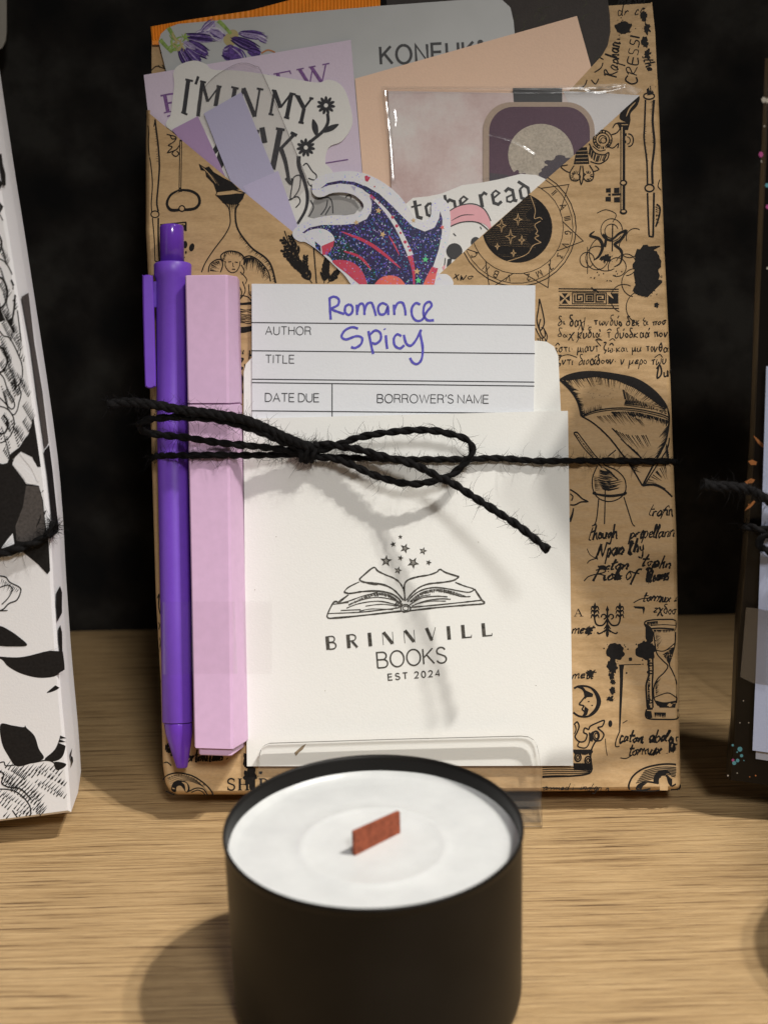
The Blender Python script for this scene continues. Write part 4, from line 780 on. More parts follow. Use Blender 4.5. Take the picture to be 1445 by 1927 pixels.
# ------------------------------------------------------------------ things tucked into the pocket
def paperthing(name, px, n, mats, label, cat, art=None, th=0.18 * MM, frame=BK, smoothpts=False, side=0, group=None):
    """one flat printed piece: outline in photograph pixels on the sheet n above the book's face"""
    bm = bmesh.new()
    if smoothpts: px = catmull(px, 5, True)
    slab(bm, frame.poly(px, n), [p - frame.N * th for p in frame.poly(px, n)], side=side)
    if art:
        I = Ink(); art(I); I.put(bm, lambda x, y, d: frame.px(x, y, n + d))
    lo = max(px, key=lambda p: p[1])
    return tag(build(name, bm, mats, mw=frame.mw(frame.px(lo[0], lo[1], n - th))), label, cat, group)

# charcoal sheet at the back
def a(I):
    for k in range(24):
        x, y = random.uniform(960, 1130), random.uniform(-20, 120); I.s([(x, y), (x + random.uniform(-10, 10), y - 8), (x + random.uniform(4, 16), y - 14)], 1.2, taper=2)
paperthing('charcoal_sheet', [(720, -60), (1126, -60), (1142, -10), (1147, 30), (1148, 60), (1143, 85), (1100, 160), (900, 300), (750, 200)], -2.75 * MM, [M['sheet'], ink_mat('dull_green_print', (0.07, 0.07, 0.045))], 'dark charcoal paper sheet tucked behind the peach card at upper right', 'paper', a)
# orange pouch with a crimped top seam
bm = bmesh.new()
top = [(284, 50), (350, 38), (470, 20), (560, -4), (640, -24), (714, -44)]; botl = [(287, 84), (350, 84), (470, 66), (560, 50), (640, 40), (716, 30)]
def along(poly, t):
    x = t * (len(poly) - 1); i = min(int(x), len(poly) - 2); u = x - i; return (poly[i][0] + (poly[i + 1][0] - poly[i][0]) * u, poly[i][1] + (poly[i + 1][1] - poly[i][1]) * u)
cols = []
for k in range(121):
    t = k / 120; nn = (-2.35 + (0.22 if k % 2 else -0.12)) * MM
    a0, b0 = along(top, t), along(botl, t); cols.append([BK.px(a0[0] + (b0[0] - a0[0]) * q, a0[1] + (b0[1] - a0[1]) * q, nn if q < .75 else -2.3 * MM) for q in (0, .35, .7, .8, 1.0)])
vs = [[bm.verts.new(p) for p in c] for c in cols]; vb = [[bm.verts.new(p - BK.N * 0.00025) for p in c] for c in cols]
for A, B in zip(vs, vs[1:]):
    for i in range(4): bm.faces.new((A[i], A[i + 1], B[i + 1], B[i]))
for A, B in zip(vb, vb[1:]):
    for i in range(4): bm.faces.new((A[i], B[i], B[i + 1], A[i + 1]))
for k in range(120): bm.faces.new((vs[k][0], vs[k + 1][0], vb[k + 1][0], vb[k][0]))
tag(build('snack_pouch', bm, M['orange'], mw=BK.mw(BK.px(330, 84, -2.6 * MM))), 'bright orange pouch with a crimped top seam sticking out above the silver sachet', 'pouch')
# silver sachet with lavender print
def a(I):
    I.mi = 1
    write(I, 'KONEUK*', 717, 121, 33, 192, SANS, 3.2, .155, .26)
    I.t = T(250, 0, 2.89)
    for p in ([(150, 215), (175, 245), (215, 285)], [(195, 150), (215, 185), (235, 220)], [(465, 112), (500, 145), (535, 185)]): I.s(p, 8, 6, mi=2)
    for x, y, rx, ry, rot, mm in ((365, 205, 80, 30, 8, 3), (350, 262, 75, 34, 30, 3), (285, 315, 60, 34, 60, 3), (330, 300, 60, 30, 45, 3), (650, 190, 80, 30, 8, 3), (610, 240, 85, 36, 25, 3), (560, 300, 60, 46, 50, 3), (520, 290, 34, 50, 10, 3), (660, 280, 40, 30, 20, 3), (410, 150, 50, 30, -40, 4), (455, 190, 44, 40, 30, 4), (380, 180, 46, 22, -10, 4), (700, 210, 34, 16, 30, 4), (310, 250, 40, 18, 30, 4)):
        c_, s__ = math.cos(R(rot)), math.sin(R(rot)); I.disc(x, y, rx * .92, ry * .8, mm, rot)
        for q in range(16):
            o_ = random.uniform(-1, 1); l0, l1 = -rx * random.uniform(.7, 1.05), rx * random.uniform(.7, 1.12); k_ = ry * o_
            pt = lambda l, k: (x + l * c_ - k * s__, y + l * s__ + k * c_)
            I.s([pt(l0, k_ * .5), pt((l0 + l1) / 2, k_ * .95), pt(l1, k_ * .7)], random.uniform(1.2, 3.2), taper=2, mi=random.choice((3, 3, 7, 7, 4) if mm == 3 else (4, 4, 3, 8)))
    for x, y, r in ((235, 215, 26), (215, 245, 22), (262, 245, 22), (285, 205, 16), (240, 270, 18)):
        for q in range(7): an = random.random() * 6.3; I.s([(x, y), (x + r * math.cos(an), y + r * math.sin(an)), (x + 1.7 * r * math.cos(an + .3), y + 1.7 * r * math.sin(an + .3))], 4.5, taper=1, mi=random.choice((2, 2, 5)))
    for x, y, r in ((530, 215, 36), (545, 190, 30)): I.disc(x, y, r, r, 5)
    I.s([(700, 290), (735, 272), (775, 285)], 3, mi=6)
paperthing('silver_sachet', [(299, 78), (303, 64), (315, 53), (335, 45), (500, 30), (714, 11), (920, -4), (945, 0), (960, 14), (966, 40), (975, 140), (700, 330), (330, 200)], -1.9 * MM, [M['silver'], M['black'], M['leaf'], M['violet'], M['violet2'], plain('tan_sepal_print', (.42, .34, .14)), M['rust'], ink_mat('deep_violet_print', (.035, .018, .09)), ink_mat('white_petal_print', (.6, .58, .64))], 'silver grey sachet printed KONEUK with purple lavender flowers, behind the cards', 'sachet', a)
# peach card
paperthing('peach_card', [(668, 148), (1085, 30), (1112, 127), (1080, 165), (1000, 260), (800, 420), (690, 420)], -1.6 * MM, M['beige'], 'plain peach card tilted above the clear packet, its corner reaching the dark sheet', 'card')
# lilac card
def a(I):
    write(I, 'PREVIEW', 309, 213, 34, 322, SERIF, 10.9, gap=.16, bold=1.35)
    I.s([(612, 307), (655, 300)], 2, smooth=False); I.s([(315, 219), (322, 217)], 2.4, smooth=False)
paperthing('lilac_card', [(271, 141), (660, 75), (688, 400), (600, 500), (330, 290), (279, 211)], -1.3 * MM, [M['lilac'], M['lilac_ink']], 'pale lilac card with plum serif lettering behind the floral text sticker', 'card', a)
# text sticker
def a(I):
    I.t = T(280, 100, 3.6125)
    L = [((270, 185), (240, 405), 8), ((250, 178), (302, 190), 4), ((222, 400), (264, 418), 4), ((338, 158), (320, 212), 5), ((365, 195), (336, 430), 7), ((365, 195), (402, 330), 6), ((402, 330), (478, 228), 3), ((478, 228), (455, 360), 8), ((350, 190), (390, 200), 4), ((462, 222), (496, 230), 4),
         ((588, 235), (560, 400), 8), ((562, 230), (612, 242), 4), ((645, 238), (722, 432), 8), ((755, 245), (724, 432), 4), ((640, 238), (620, 400), 4), ((735, 240), (780, 248), 4),
         ((855, 258), (828, 415), 5), ((855, 258), (896, 370), 8), ((896, 370), (966, 278), 4), ((970, 275), (938, 438), 8), ((838, 252), (868, 258), 4), ((958, 272), (1000, 282), 4), ((815, 412), (850, 420), 4), ((920, 434), (956, 444), 4),
         ((1012, 292), (1056, 375), 8), ((1106, 308), (1056, 375), 4), ((1056, 375), (1036, 470), 7), ((995, 288), (1030, 296), 4), ((1092, 303), (1120, 310), 4), ((1018, 468), (1054, 476), 4),
         ((895, 515), (842, 790), 11), ((992, 550), (892, 655), 6), ((865, 512), (925, 522), 5), ((965, 540), (1008, 560), 6), ((770, 505), (790, 610), 10), ((740, 520), (700, 700), 8), ((520, 560), (470, 760), 10)]
    for p, q, wd in L: I.s([p, q], wd, smooth=False)
    I.s([(895, 640), (930, 740), (955, 880)], 9, 6); I.s([(930, 850), (965, 890), (975, 850)], 4)
    I.fill([(470, 600), (500, 640), (440, 700), (420, 680)]); I.fill([(500, 690), (530, 720), (490, 800), (470, 770)])
    for cx, cy in ((1205, 355), (1068, 642)):
        for k in range(11):
            an = R(k * 360 / 11 + 8); I.disc(cx + 40 * math.cos(an), cy + 40 * math.sin(an), 24, 11, rot=math.degrees(an), n=10)
        I.disc(cx, cy, 34, 34); I.disc(cx, cy, 14, 14, mi=0)
    I.s([(1216, 410), (1218, 470), (1185, 530), (1120, 585), (1090, 610)], 6); I.fill([(1115, 448), (1148, 490), (1152, 545), (1135, 560), (1110, 510)], True); I.fill([(1292, 482), (1250, 525), (1185, 540), (1225, 495)], True)
    I.s([(1020, 700), (1022, 770), (1055, 860), (1078, 960), (1068, 1060), (1012, 1160)], 8, 5)
    I.fill([(1140, 960), (1260, 960), (1400, 1000), (1430, 1050), (1400, 1090), (1150, 1130), (1080, 1110)], mi=2)
    for p in ([(1050, 765), (1075, 750), (1110, 800), (1140, 830), (1130, 862), (1085, 850)], [(985, 845), (1010, 830), (1032, 842), (1020, 930), (965, 995), (975, 900), (985, 845)], [(950, 1000), (1010, 975), (1030, 1010), (1000, 1050)], [(1100, 1000), (1120, 1050), (1090, 1110)], [(1150, 990), (1215, 980), (1245, 1010), (1252, 1090)], [(1170, 1100), (1205, 1050), (1215, 1000)], [(1200, 1100), (1235, 1040)], [(1280, 1068), (1335, 985), (1365, 965), (1372, 990), (1345, 1060), (1320, 1098), (1280, 1068)], [(1100, 900), (1150, 950), (1160, 990)], [(1080, 870), (1100, 900), (1140, 870)]): I.s(p, 2.2)
paperthing('floral_text_sticker', T(280, 100, 3.6125)([(118, 490), (150, 420), (160, 330), (175, 215), (170, 130), (210, 80), (310, 50), (390, 75), (440, 112), (600, 118), (800, 145), (1000, 178), (1150, 200), (1220, 180), (1300, 210), (1350, 290), (1385, 440), (1370, 520), (1310, 600), (1225, 640), (1200, 740), (1240, 790), (1330, 930), (1410, 980), (1440, 1040), (1420, 1100), (1000, 1228), (500, 880), (190, 560)]), -0.95 * MM, [M['sticker'], M['sink'], M['sgrey']], "off-white die-cut sticker lettered I'M IN MY with black daisies and a bony hand", 'sticker', a, smoothpts=True)
# clear sleeve
t7 = T(280, 100, 3.6125)
def a(I): I.t = t7; I.s([(330, 420), (345, 300), (430, 175), (560, 92), (640, 67), (720, 87), (783, 160), (1008, 690), (1090, 890)], 1.4)
paperthing('clear_sleeve', t7([(325, 440), (345, 300), (430, 175), (560, 92), (640, 67), (720, 87), (785, 162), (1010, 690), (1095, 890), (1000, 1000), (600, 850)]), -0.72 * MM, [M['sleeve'], M['sleeve_edge']], 'clear round-ended plastic sleeve laid over the floral text sticker', 'sleeve', a, th=0.06 * MM)
paperthing('mauve_strip', t7([(158, 520), (335, 428), (560, 920), (430, 850)]), -0.6 * MM, M['mauve'], 'short mauve paper strip behind the left folded edge, beside the lavender strip', 'paper strip')
def a(I): I.t = t7; I.fill([(640, 905), (880, 800), (1046, 1270), (760, 1100)], mi=1)
paperthing('lavender_strip', t7([(375, 410), (630, 265), (1045, 1275), (640, 1080)]), -0.45 * MM, [M['lav'], M['lav2']], 'long pale lavender paper strip slanting across the floral text sticker', 'paper strip', a)
# packet with a pink card and a moon bookmark
def a(I):
    I.t = t2; I.mi = 1
    I.fill([(968, 405), (1320, 425), (1180, 560), (1090, 620), (1000, 470)]); I.fill([(745, 392), (965, 392), (965, 460), (750, 464)], mi=2)
paperthing('pink_card', [(730, 171), (1205, 179), (1150, 240), (920, 455), (760, 420), (737, 380)], -1.12 * MM, [M['pinkcard'], paper('white_print', (0.70, 0.68, 0.68), var=.02), M['black']], 'white and pink watercolour card inside the clear packet', 'card', a)
def a(I):
    I.t = t2; rr = []
    I.fill([(640, 820)] + [(748 + 108 * math.cos(R(a_)), 584 + 108 * math.sin(R(a_))) for a_ in range(180, 271, 10)] + [(980 + 108 * math.cos(R(a_)), 584 + 108 * math.sin(R(a_))) for a_ in range(270, 361, 10)] + [(1088, 820)], mi=1)
    I.disc(870, 690, 146, 138, mi=2, n=40); I.blot(955, 735, 72, 42, .3, mi=3, drops=0); I.blot(900, 770, 40, 30, .3, mi=3, drops=0); I.blot(750, 795, 46, 36, .3, mi=1, drops=0); I.fill([(640, 770), (720, 780), (800, 820), (640, 830)], mi=3)
paperthing('moon_bookmark', t2([(612, 840)] + [(738 + 126 * math.cos(R(a_)), 581 + 126 * math.sin(R(a_))) for a_ in range(180, 271, 10)] + [(984 + 126 * math.cos(R(a_)), 581 + 126 * math.sin(R(a_))) for a_ in range(270, 361, 10)] + [(1110, 700), (900, 900)]), -0.92 * MM, [M['taupe'], M['purp_dark'], M['moon'], paper('slate_print', (.10, .085, .10), var=.1)], 'rounded bookmark printed with a pale full moon on dark purple, inside the clear packet', 'bookmark', a, th=.3 * MM)
bm = bmesh.new()
fp = [(716, 163), (800, 163), (900, 164), (1000, 163), (1100, 160), (1176, 157), (1212, 172), (1150, 232), (900, 460), (765, 440), (737, 345)]
slab(bm, BK.poly(fp, -0.5 * MM), [p - BK.N * 0.05 * MM for p in BK.poly(fp, -0.5 * MM)])
for pl_ in ([(717, 164), (731, 168), (738, 250), (745, 345), (738, 345), (726, 250)], [(717, 162), (1000, 162), (1110, 159), (1176, 157), (1208, 168), (1196, 178), (1060, 174), (960, 167), (731, 169)]):
    nn = len(pl_); vv = [bm.verts.new(BK.px(p[0], p[1], -0.4 * MM)) for p in pl_]
    for t in tessellate_polygon([[v.co for v in vv]]): bm.faces.new([vv[i] for i in t]).material_index = 1
# glints along the crinkled seam: added strips aimed to mirror lamps at the camera
random.seed(11)
L1 = Vector((0.5, -0.22, 1.0)).normalized(); L2 = (Vector((0.62, -1.2, 1.5)) - TARGET).normalized()
def glint_facet(x, y, a, b, ang, L, jit):
    c = BK.px(x, y, -0.28 * MM); vd = (CAM - c).normalized(); h = (vd + L).normalized()
    h = (h + Vector((random.gauss(0, jit), random.gauss(0, jit), random.gauss(0, jit)))).normalized()
    t1 = (BK.U * math.cos(R(ang)) + BK.V * math.sin(R(ang))); t1 = (t1 - h * t1.dot(h)).normalized(); t2_ = h.cross(t1); s = 0.4 / F
    q = []
    for ca, cb in ((-1, -.6), (.2, -1), (1, .3), (.1, 1), (-.7, .7)):
        q.append(bm.verts.new(c + t1 * ca * a * s + t2_ * cb * b * s))
    try: bm.faces.new(q).material_index = 2
    except ValueError: pass
def glint_strip(pts, w0, L, seed, jit=.10):
    """a glint added on the film: strip aimed to mirror the lamp at the camera"""
    pts = catmull(pts, 14); prev = None; hw = 0.5 * w0 * 0.4 / F
    for i, (x, y) in enumerate(pts):
        c = BK.px(x, y, -0.28 * MM); a_ = pts[max(i - 1, 0)]; b_ = pts[min(i + 1, len(pts) - 1)]; tt = (BK.px(*b_, 0) - BK.px(*a_, 0)).normalized()
        h = ((CAM - c).normalized() + L).normalized(); q = Vector((noise.noise(Vector((i * .23, seed, 0))), noise.noise(Vector((i * .23, seed, 5))), noise.noise(Vector((i * .23, seed, 9)))))
        h = (h + q * jit * 2).normalized(); wv = h.cross(tt).normalized() * hw * (1 + .8 * noise.noise(Vector((i * .31, seed, 3))))
        cur = (bm.verts.new(c - wv), bm.verts.new(c + wv))
        if prev: f = bm.faces.new((prev[0], cur[0], cur[1], prev[1])); f.material_index = 2; f.smooth = True
        prev = cur
for k, (L, yo, w0) in enumerate(((L1, 0, 2.6), (L2, 1.5, 2.2), (L1, 6, 2.2), (L2, 9, 1.8))):
    glint_strip([(722, 166 + yo), (800, 165 + yo), (900, 166 + yo), (1000, 166 + yo), (1080, 164 + yo * 1.1), (1140, 163 + yo), (1176, 159 + yo * .5)], w0, L, k * 7.3)
for k, (L, xo) in enumerate(((L1, 0), (L2, 4), (L1, 8))): glint_strip([(721 + xo, 170), (725 + xo, 210), (731 + xo, 270), (736 + xo, 340)], 2.4, L, 40 + k * 5.1)
for k, L in enumerate((L1, L2)): glint_strip([(918, 251 + k * 3), (950, 259 + k * 3), (980, 272 + k * 3), (1008, 290 + k * 3)], 2.0, L, 70 + k * 3)
glint_strip([(1050, 172), (1085, 176), (1120, 168), (1160, 160)], 5.5, L1, 91, .05); glint_strip([(1060, 168), (1090, 166), (1120, 174), (1140, 172)], 4.5, L2, 97, .05); glint_strip([(742, 205), (745, 222), (744, 238)], 3.0, L2, 101, .05); glint_strip([(905, 338), (930, 334), (955, 336)], 3, L1, 105, .06)
tag(build('clear_packet', bm, [M['film'], M['film_edge'], M['glint']], mw=BK.mw(BK.px(900, 460, -0.5 * MM))), 'crinkled clear plastic packet tucked under the right folded edge', 'packet')
# lettered sticker with skull
BL = {'t': (.45, [([(.2, 1.05), (.2, .12), (.4, 0)], .19), ([(0, .72), (.46, .76)], .1)]), 'o': (.5, [([(.25, .76), (.08, .6), (.08, .15), (.25, 0), (.44, .16), (.44, .6), (.25, .76)], .15)]), 'b': (.5, [([(.08, 1.05), (.08, .1), (.25, 0), (.44, .14), (.44, .6), (.25, .74), (.08, .6)], .16)]),
      'e': (.48, [([(.1, .65), (.1, .12), (.28, 0), (.45, .13)], .17), ([(.1, .65), (.28, .78), (.42, .6), (.1, .36)], .1)]), 'r': (.44, [([(.12, .74), (.12, 0)], .19), ([(.12, .6), (.3, .78), (.42, .64)], .14)]), 'a': (.54, [([(.08, .62), (.25, .76), (.42, .62), (.42, .06), (.54, 0)], .17), ([(.42, .4), (.12, .3), (.1, .08), (.25, 0), (.42, .12)], .1)]),
      'd': (.54, [([(.1, .6), (.1, .12), (.28, 0), (.46, .12), (.46, .6), (.08, 1.05)], .16), ([(.1, .6), (.28, .75), (.46, .6)], .11)]), ' ': (.2, [])}
def a(I):
    write(I, 'to be read', 778, 414, 34, 226, BL, 10.5, gap=.1)
    I.t = t2
    I.fill([(450, 950), (500, 922), (560, 912), (610, 930), (640, 975), (650, 1030), (620, 1000), (560, 985), (500, 995), (455, 1015)], True, mi=2); I.s([(470, 985), (520, 960), (575, 958)], 2, taper=2); I.s([(448, 950), (500, 920), (565, 908), (618, 932), (648, 985)], 2); I.s([(462, 1012), (520, 990), (590, 992), (640, 1030)], 2.2)
    I.disc(485, 1120, 36, 36, n=24); I.disc(580, 1080, 22, 24); I.s([(480, 1040), (492, 1052)], 2); I.s([(600, 1010), (606, 1022)], 2); I.fill([(455, 1155), (475, 1150), (470, 1180), (450, 1190)]); I.s([(445, 1150), (440, 1190)], 2)
    I.fill([(430, 1190), (445, 1180), (440, 1215)], mi=2)
paperthing('skull_sticker', t2([(262, 915), (300, 882), (370, 875), (430, 862), (520, 825), (600, 815), (680, 800), (780, 775), (850, 780), (905, 805), (700, 1010), (420, 1260), (350, 1100)]), -0.3 * MM, [M['skull'], M['black'], M['rose']], 'white sticker lettered TO BE READ with a skull in a pink headband', 'sticker', a)
# glittering wing sticker
t6 = T(540, 320, 3.803)
def a(I):
    I.t = t6
    I.fill([(110, 448), (160, 412), (250, 393), (400, 392), (500, 383), (570, 350), (603, 295), (608, 235), (585, 175), (540, 135), (470, 105), (380, 95), (300, 108), (240, 132), (290, 92), (380, 74), (480, 84), (570, 118), (660, 170), (740, 245), (820, 325), (900, 405), (985, 440), (1055, 412), (1088, 345), (1095, 295), (1112, 350), (1108, 450), (1085, 570), (1045, 690), (985, 800), (960, 840), (600, 850), (430, 738), (300, 620), (215, 555), (260, 500), (200, 470)], mi=1)
    I.fill([(330, 500), (400, 470), (470, 560), (560, 640), (640, 740), (640, 850), (580, 850), (430, 735), (310, 625)], True, mi=2)
    I.fill([(125, 455), (180, 425), (255, 420), (310, 447), (340, 495), (300, 545), (250, 590), (185, 540), (140, 495)], True, mi=0); I.fill([(200, 510), (240, 540), (245, 590), (205, 555)], mi=2); I.fill([(245, 545), (338, 505), (332, 545), (290, 602), (256, 608)], mi=3)
    I.fill([(325, 652), (430, 648), (510, 690), (560, 770), (566, 850), (420, 735)], True, mi=3); I.fill([(635, 850), (640, 800), (690, 763), (760, 755), (820, 785), (840, 850)], True, mi=4)
    for p, wd, mm in (([(388, 440), (560, 510), (680, 590), (812, 702)], 6.5, 3), ([(405, 580), (520, 622), (602, 712)], 5, 3), ([(728, 468), (770, 540), (806, 612)], 3, 3)): I.s(p, wd, taper=2, mi=mm)
    I.s([(540, 150), (620, 205), (700, 285), (770, 380), (830, 490), (885, 612)], 3, 11, mi=0); I.s([(880, 612), (905, 720), (908, 850)], 10, 2, mi=3)
    I.s([(595, 180), (628, 210)], 5, mi=3)
    for x, y, r in ((660, 235, 6), (755, 338, 11), (785, 400, 12), (812, 450, 9), (845, 515, 12), (868, 548, 8), (880, 575, 10)): I.disc(x, y, r, r, mi=3)
    I.fill([(1035, 695), (1080, 705), (1068, 750), (1045, 850), (960, 850), (1000, 760)], mi=4); I.fill([(1035, 692), (1082, 704), (1062, 740), (1030, 740)], mi=3)
    I.fill([(556, 45), (570, 38), (584, 46), (598, 50), (578, 84), (560, 74)], mi=3); I.disc(627, 118, 5, 5, mi=3)
    I.t = ID
    for x, y, r, mm in ((655, 290, 6.5, 5), (685, 460, 6.5, 5), (930, 725, 7, 5), (497, 375, 5.5, 5), (1110, 410, 5, 4), (990, 640, 6.5, 6), (940, 790, 7, 6), (905, 360, 5, 5)): star(I, 540 + x / 3.803, 320 + y / 3.803, r, random.random() * 72, mm)
    I.t = t6; I.fill([(460, 115), (495, 120), (482, 148)], mi=7)
paperthing('wing_sticker', t6([(180, 130), (190, 80), (260, 35), (400, 8), (520, 15), (620, 50), (720, 110), (800, 180), (852, 245), (900, 318), (955, 365), (1000, 362), (1030, 320), (1035, 240), (1080, 203), (1130, 215), (1160, 270), (1170, 360), (1165, 450), (1130, 600), (1100, 690), (1085, 740), (1140, 745), (1180, 780), (1180, 830), (1050, 880), (560, 880), (400, 740), (260, 608), (185, 548), (130, 515), (95, 512), (55, 490), (40, 455), (60, 415), (120, 375), (220, 340), (340, 322), (450, 325), (500, 310), (535, 290), (548, 250), (520, 210), (470, 175), (400, 160), (320, 165), (260, 190), (215, 190), (185, 165)]), 0.42 * MM, [M['holo'], M['navy'], M['green'], M['red'], M['coral'], M['gold'], M['gstar'], M['lav']], 'glittering dark blue dragon wing sticker with white border, above the index card', 'sticker', a, th=0.25 * MM, smoothpts=True)
# ------------------------------------------------------------------ library pocket and index card
lp = root('library_pocket', BK.mw(BK.px(770, 1441, 0.3 * MM)), 'ivory library card pocket stamped with an open book and BRINNVILL BOOKS EST 2024', 'card pocket')
bm = bmesh.new()
bk_ = [(459, 790), (459, 700), (463, 685), (475, 672), (760, 655), (1010, 641), (1028, 643), (1042, 652), (1050, 670), (1055, 776), (1070, 1380), (470, 1380)]
slab(bm, BK.poly(bk_, 1.0 * MM), [p - BK.N * 0.3 * MM for p in BK.poly(bk_, 1.0 * MM)]); build('back_panel', bm, M['white'], lp)
def pocket_n(x, y): return (2.0 + 0.7 * math.sin(math.pi * min(max((x - 458) / 615, 0), 1)) * min(1, max(0, (1441 - y) / 300))) * MM
bm = bmesh.new(); G = {}
def pk(u, v):
    l = (458 + 7 * v, 788 + 654 * v); r = (1068 + 10 * v, 773 + 668 * v); return (l[0] + (r[0] - l[0]) * u, l[1] + (r[1] - l[1]) * u)
ft = []; NX, NY = 24, 16
for j in range(NY + 1):
    row = []
    for i in range(NX + 1):
        x, y = pk(i / NX, j / NY); row.append(BK.px(x, y, pocket_n(x, y)))
    ft.append(row)
va = [[bm.verts.new(p) for p in r] for r in ft]; vb = [[bm.verts.new(p - BK.N * 0.35 * MM) for p in r] for r in ft]
for j in range(NY):
    for i in range(NX):
        f = bm.faces.new((va[j][i], va[j + 1][i], va[j + 1][i + 1], va[j][i + 1])); f.smooth = True; f = bm.faces.new((vb[j][i], vb[j][i + 1], vb[j + 1][i + 1], vb[j + 1][i])); f.smooth = True
def wall_(*v): face(bm, [q.co.copy() for q in v])
for i in range(NX): wall_(va[0][i], va[0][i + 1], vb[0][i + 1], vb[0][i]); wall_(va[NY][i + 1], va[NY][i], vb[NY][i], vb[NY][i + 1])
for j in range(NY): wall_(va[j + 1][0], va[j][0], vb[j][0], vb[j + 1][0]); wall_(va[j][NX], va[j + 1][NX], vb[j + 1][NX], vb[j][NX])
I = Ink(); I.mi = 1
t = T(560, 980, 3.4405); I.t = t
for p, wd in (([(205, 632), (192, 612), (232, 530), (260, 525)], 3.2), ([(205, 632), (330, 622), (500, 604), (660, 586), (690, 590), (720, 584), (900, 562), (1100, 545), (1195, 538), (1208, 528), (1190, 510), (1145, 442)], 3.2), ([(196, 605), (215, 600), (400, 592), (560, 575), (660, 562)], 2.2), ([(735, 560), (900, 545), (1100, 524), (1190, 514)], 2.4), ([(232, 540), (330, 528), (260, 530), (330, 478)], 2.0),
         ([(300, 462), (330, 430), (400, 395)], 2.2), ([(300, 462), (340, 470), (420, 458), (520, 455), (600, 470), (650, 500), (672, 530)], 3.0), ([(330, 478), (275, 525), (262, 535)], 2.2), ([(262, 535), (330, 520), (420, 488), (520, 462)], 2.0), ([(400, 378), (430, 350), (492, 302), (520, 325), (570, 350), (620, 370), (660, 400), (685, 440)], 2.8), ([(400, 378), (420, 395), (480, 402), (560, 415), (620, 445), (660, 485), (685, 515)], 3.2), ([(412, 390), (480, 410), (520, 412)], 2.6),
         ([(690, 440), (695, 405), (720, 380), (780, 362), (850, 350), (900, 332), (922, 314), (960, 335), (1045, 362)], 2.8), ([(1045, 362), (1010, 385), (940, 398), (850, 408), (790, 430), (740, 470), (705, 515)], 2.8), ([(686, 430), (692, 470), (695, 520)], 3.0), ([(1020, 398), (1080, 422), (1140, 442), (1110, 462), (1050, 455), (960, 438), (880, 432), (800, 450), (740, 490), (712, 525)], 2.4),
         ([(1118, 490), (1060, 490), (980, 468), (900, 450)], 1.8), ([(318, 565), (400, 535), (520, 520), (620, 538), (665, 555)], 2.0), ([(440, 552), (540, 540), (640, 550)], 1.6), ([(330, 545), (420, 510), (520, 495), (620, 512), (670, 540)], 1.6), ([(280, 580), (410, 575)], 1.6), ([(400, 585), (480, 570), (620, 575)], 1.6),
         ([(725, 545), (800, 500), (900, 488), (970, 492)], 2.0), ([(740, 552), (820, 520), (920, 505), (990, 508)], 2.0), ([(760, 540), (860, 520), (960, 520)], 1.6), ([(750, 520), (800, 490), (860, 478)], 1.6)): I.s(p, wd, wob=.25)
I.s([(668, 565), (680, 548), (705, 542), (728, 558), (728, 578), (705, 590), (675, 585), (668, 565)], 2.2, wob=.3); I.ell(700, 566, 18, 14, 1.8)
for A_, B_, n_ in (([(330, 540), (430, 490), (520, 466), (600, 480), (668, 532)], [(335, 548), (440, 506), (530, 486), (610, 505), (672, 545)], 60), ([(725, 520), (800, 462), (900, 440), (1000, 455), (1090, 488)], [(735, 530), (810, 482), (900, 462), (1000, 476), (1080, 492)], 80), ([(640, 520), (690, 540)], [(620, 560), (670, 560)], 10)):
    I.hatch(A_, B_, n_, 1.2, .6, 1.2, 0)
I.t = ID
for x, y, r, rot in ((665, 104, 16, 0), (618, 152, 21, -15), (695, 178, 34, 20), (812, 195, 27, 15), (573, 260, 40, 5), (666, 241, 20, 15), (748, 272, 40, 30), (848, 270, 20, 20), (650, 321, 27, 15)):
    star(I, 560 + x / 3.4405, 980 + y / 3.4405, r / 3.4405, rot, 1)
    if r > 24: star(I, 560 + x / 3.4405, 980 + y / 3.4405, r * .45 / 3.4405, rot, 2)
write(I, 'BRINNVILL', 614, 1223, 25.5, 313, DECO, 4.8, gap=.62)
write(I, 'BOOKS', 711, 1257, 29, 130, SANS, 4.6, .10, .17); write(I, 'EST 2024', 731, 1280, 11.5, 97, SANS, 4.6, .19, .42)
I.mi = 3
I.t = T(430, 1320, 2.2937); I.fill([(292, 236), (284, 222), (318, 192), (336, 182), (322, 206), (304, 220)], mi=3)
I.t = ID
for x, y in ((900, 1020), (1008, 1290), (520, 1010), (612, 1300), (480, 1110)): I.disc(x, y, .8, .8, n=6)
I.put(bm, lambda x, y, n: BK.px(x, y, pocket_n(x, y) + n + .02 * MM))
build('front_panel', bm, [M['white'], M['stamp'], ink_mat('stamp_faint', (.30, .29, .26), .6), ink_mat('brown_speck', (.25, .19, .12), .8)], lp)

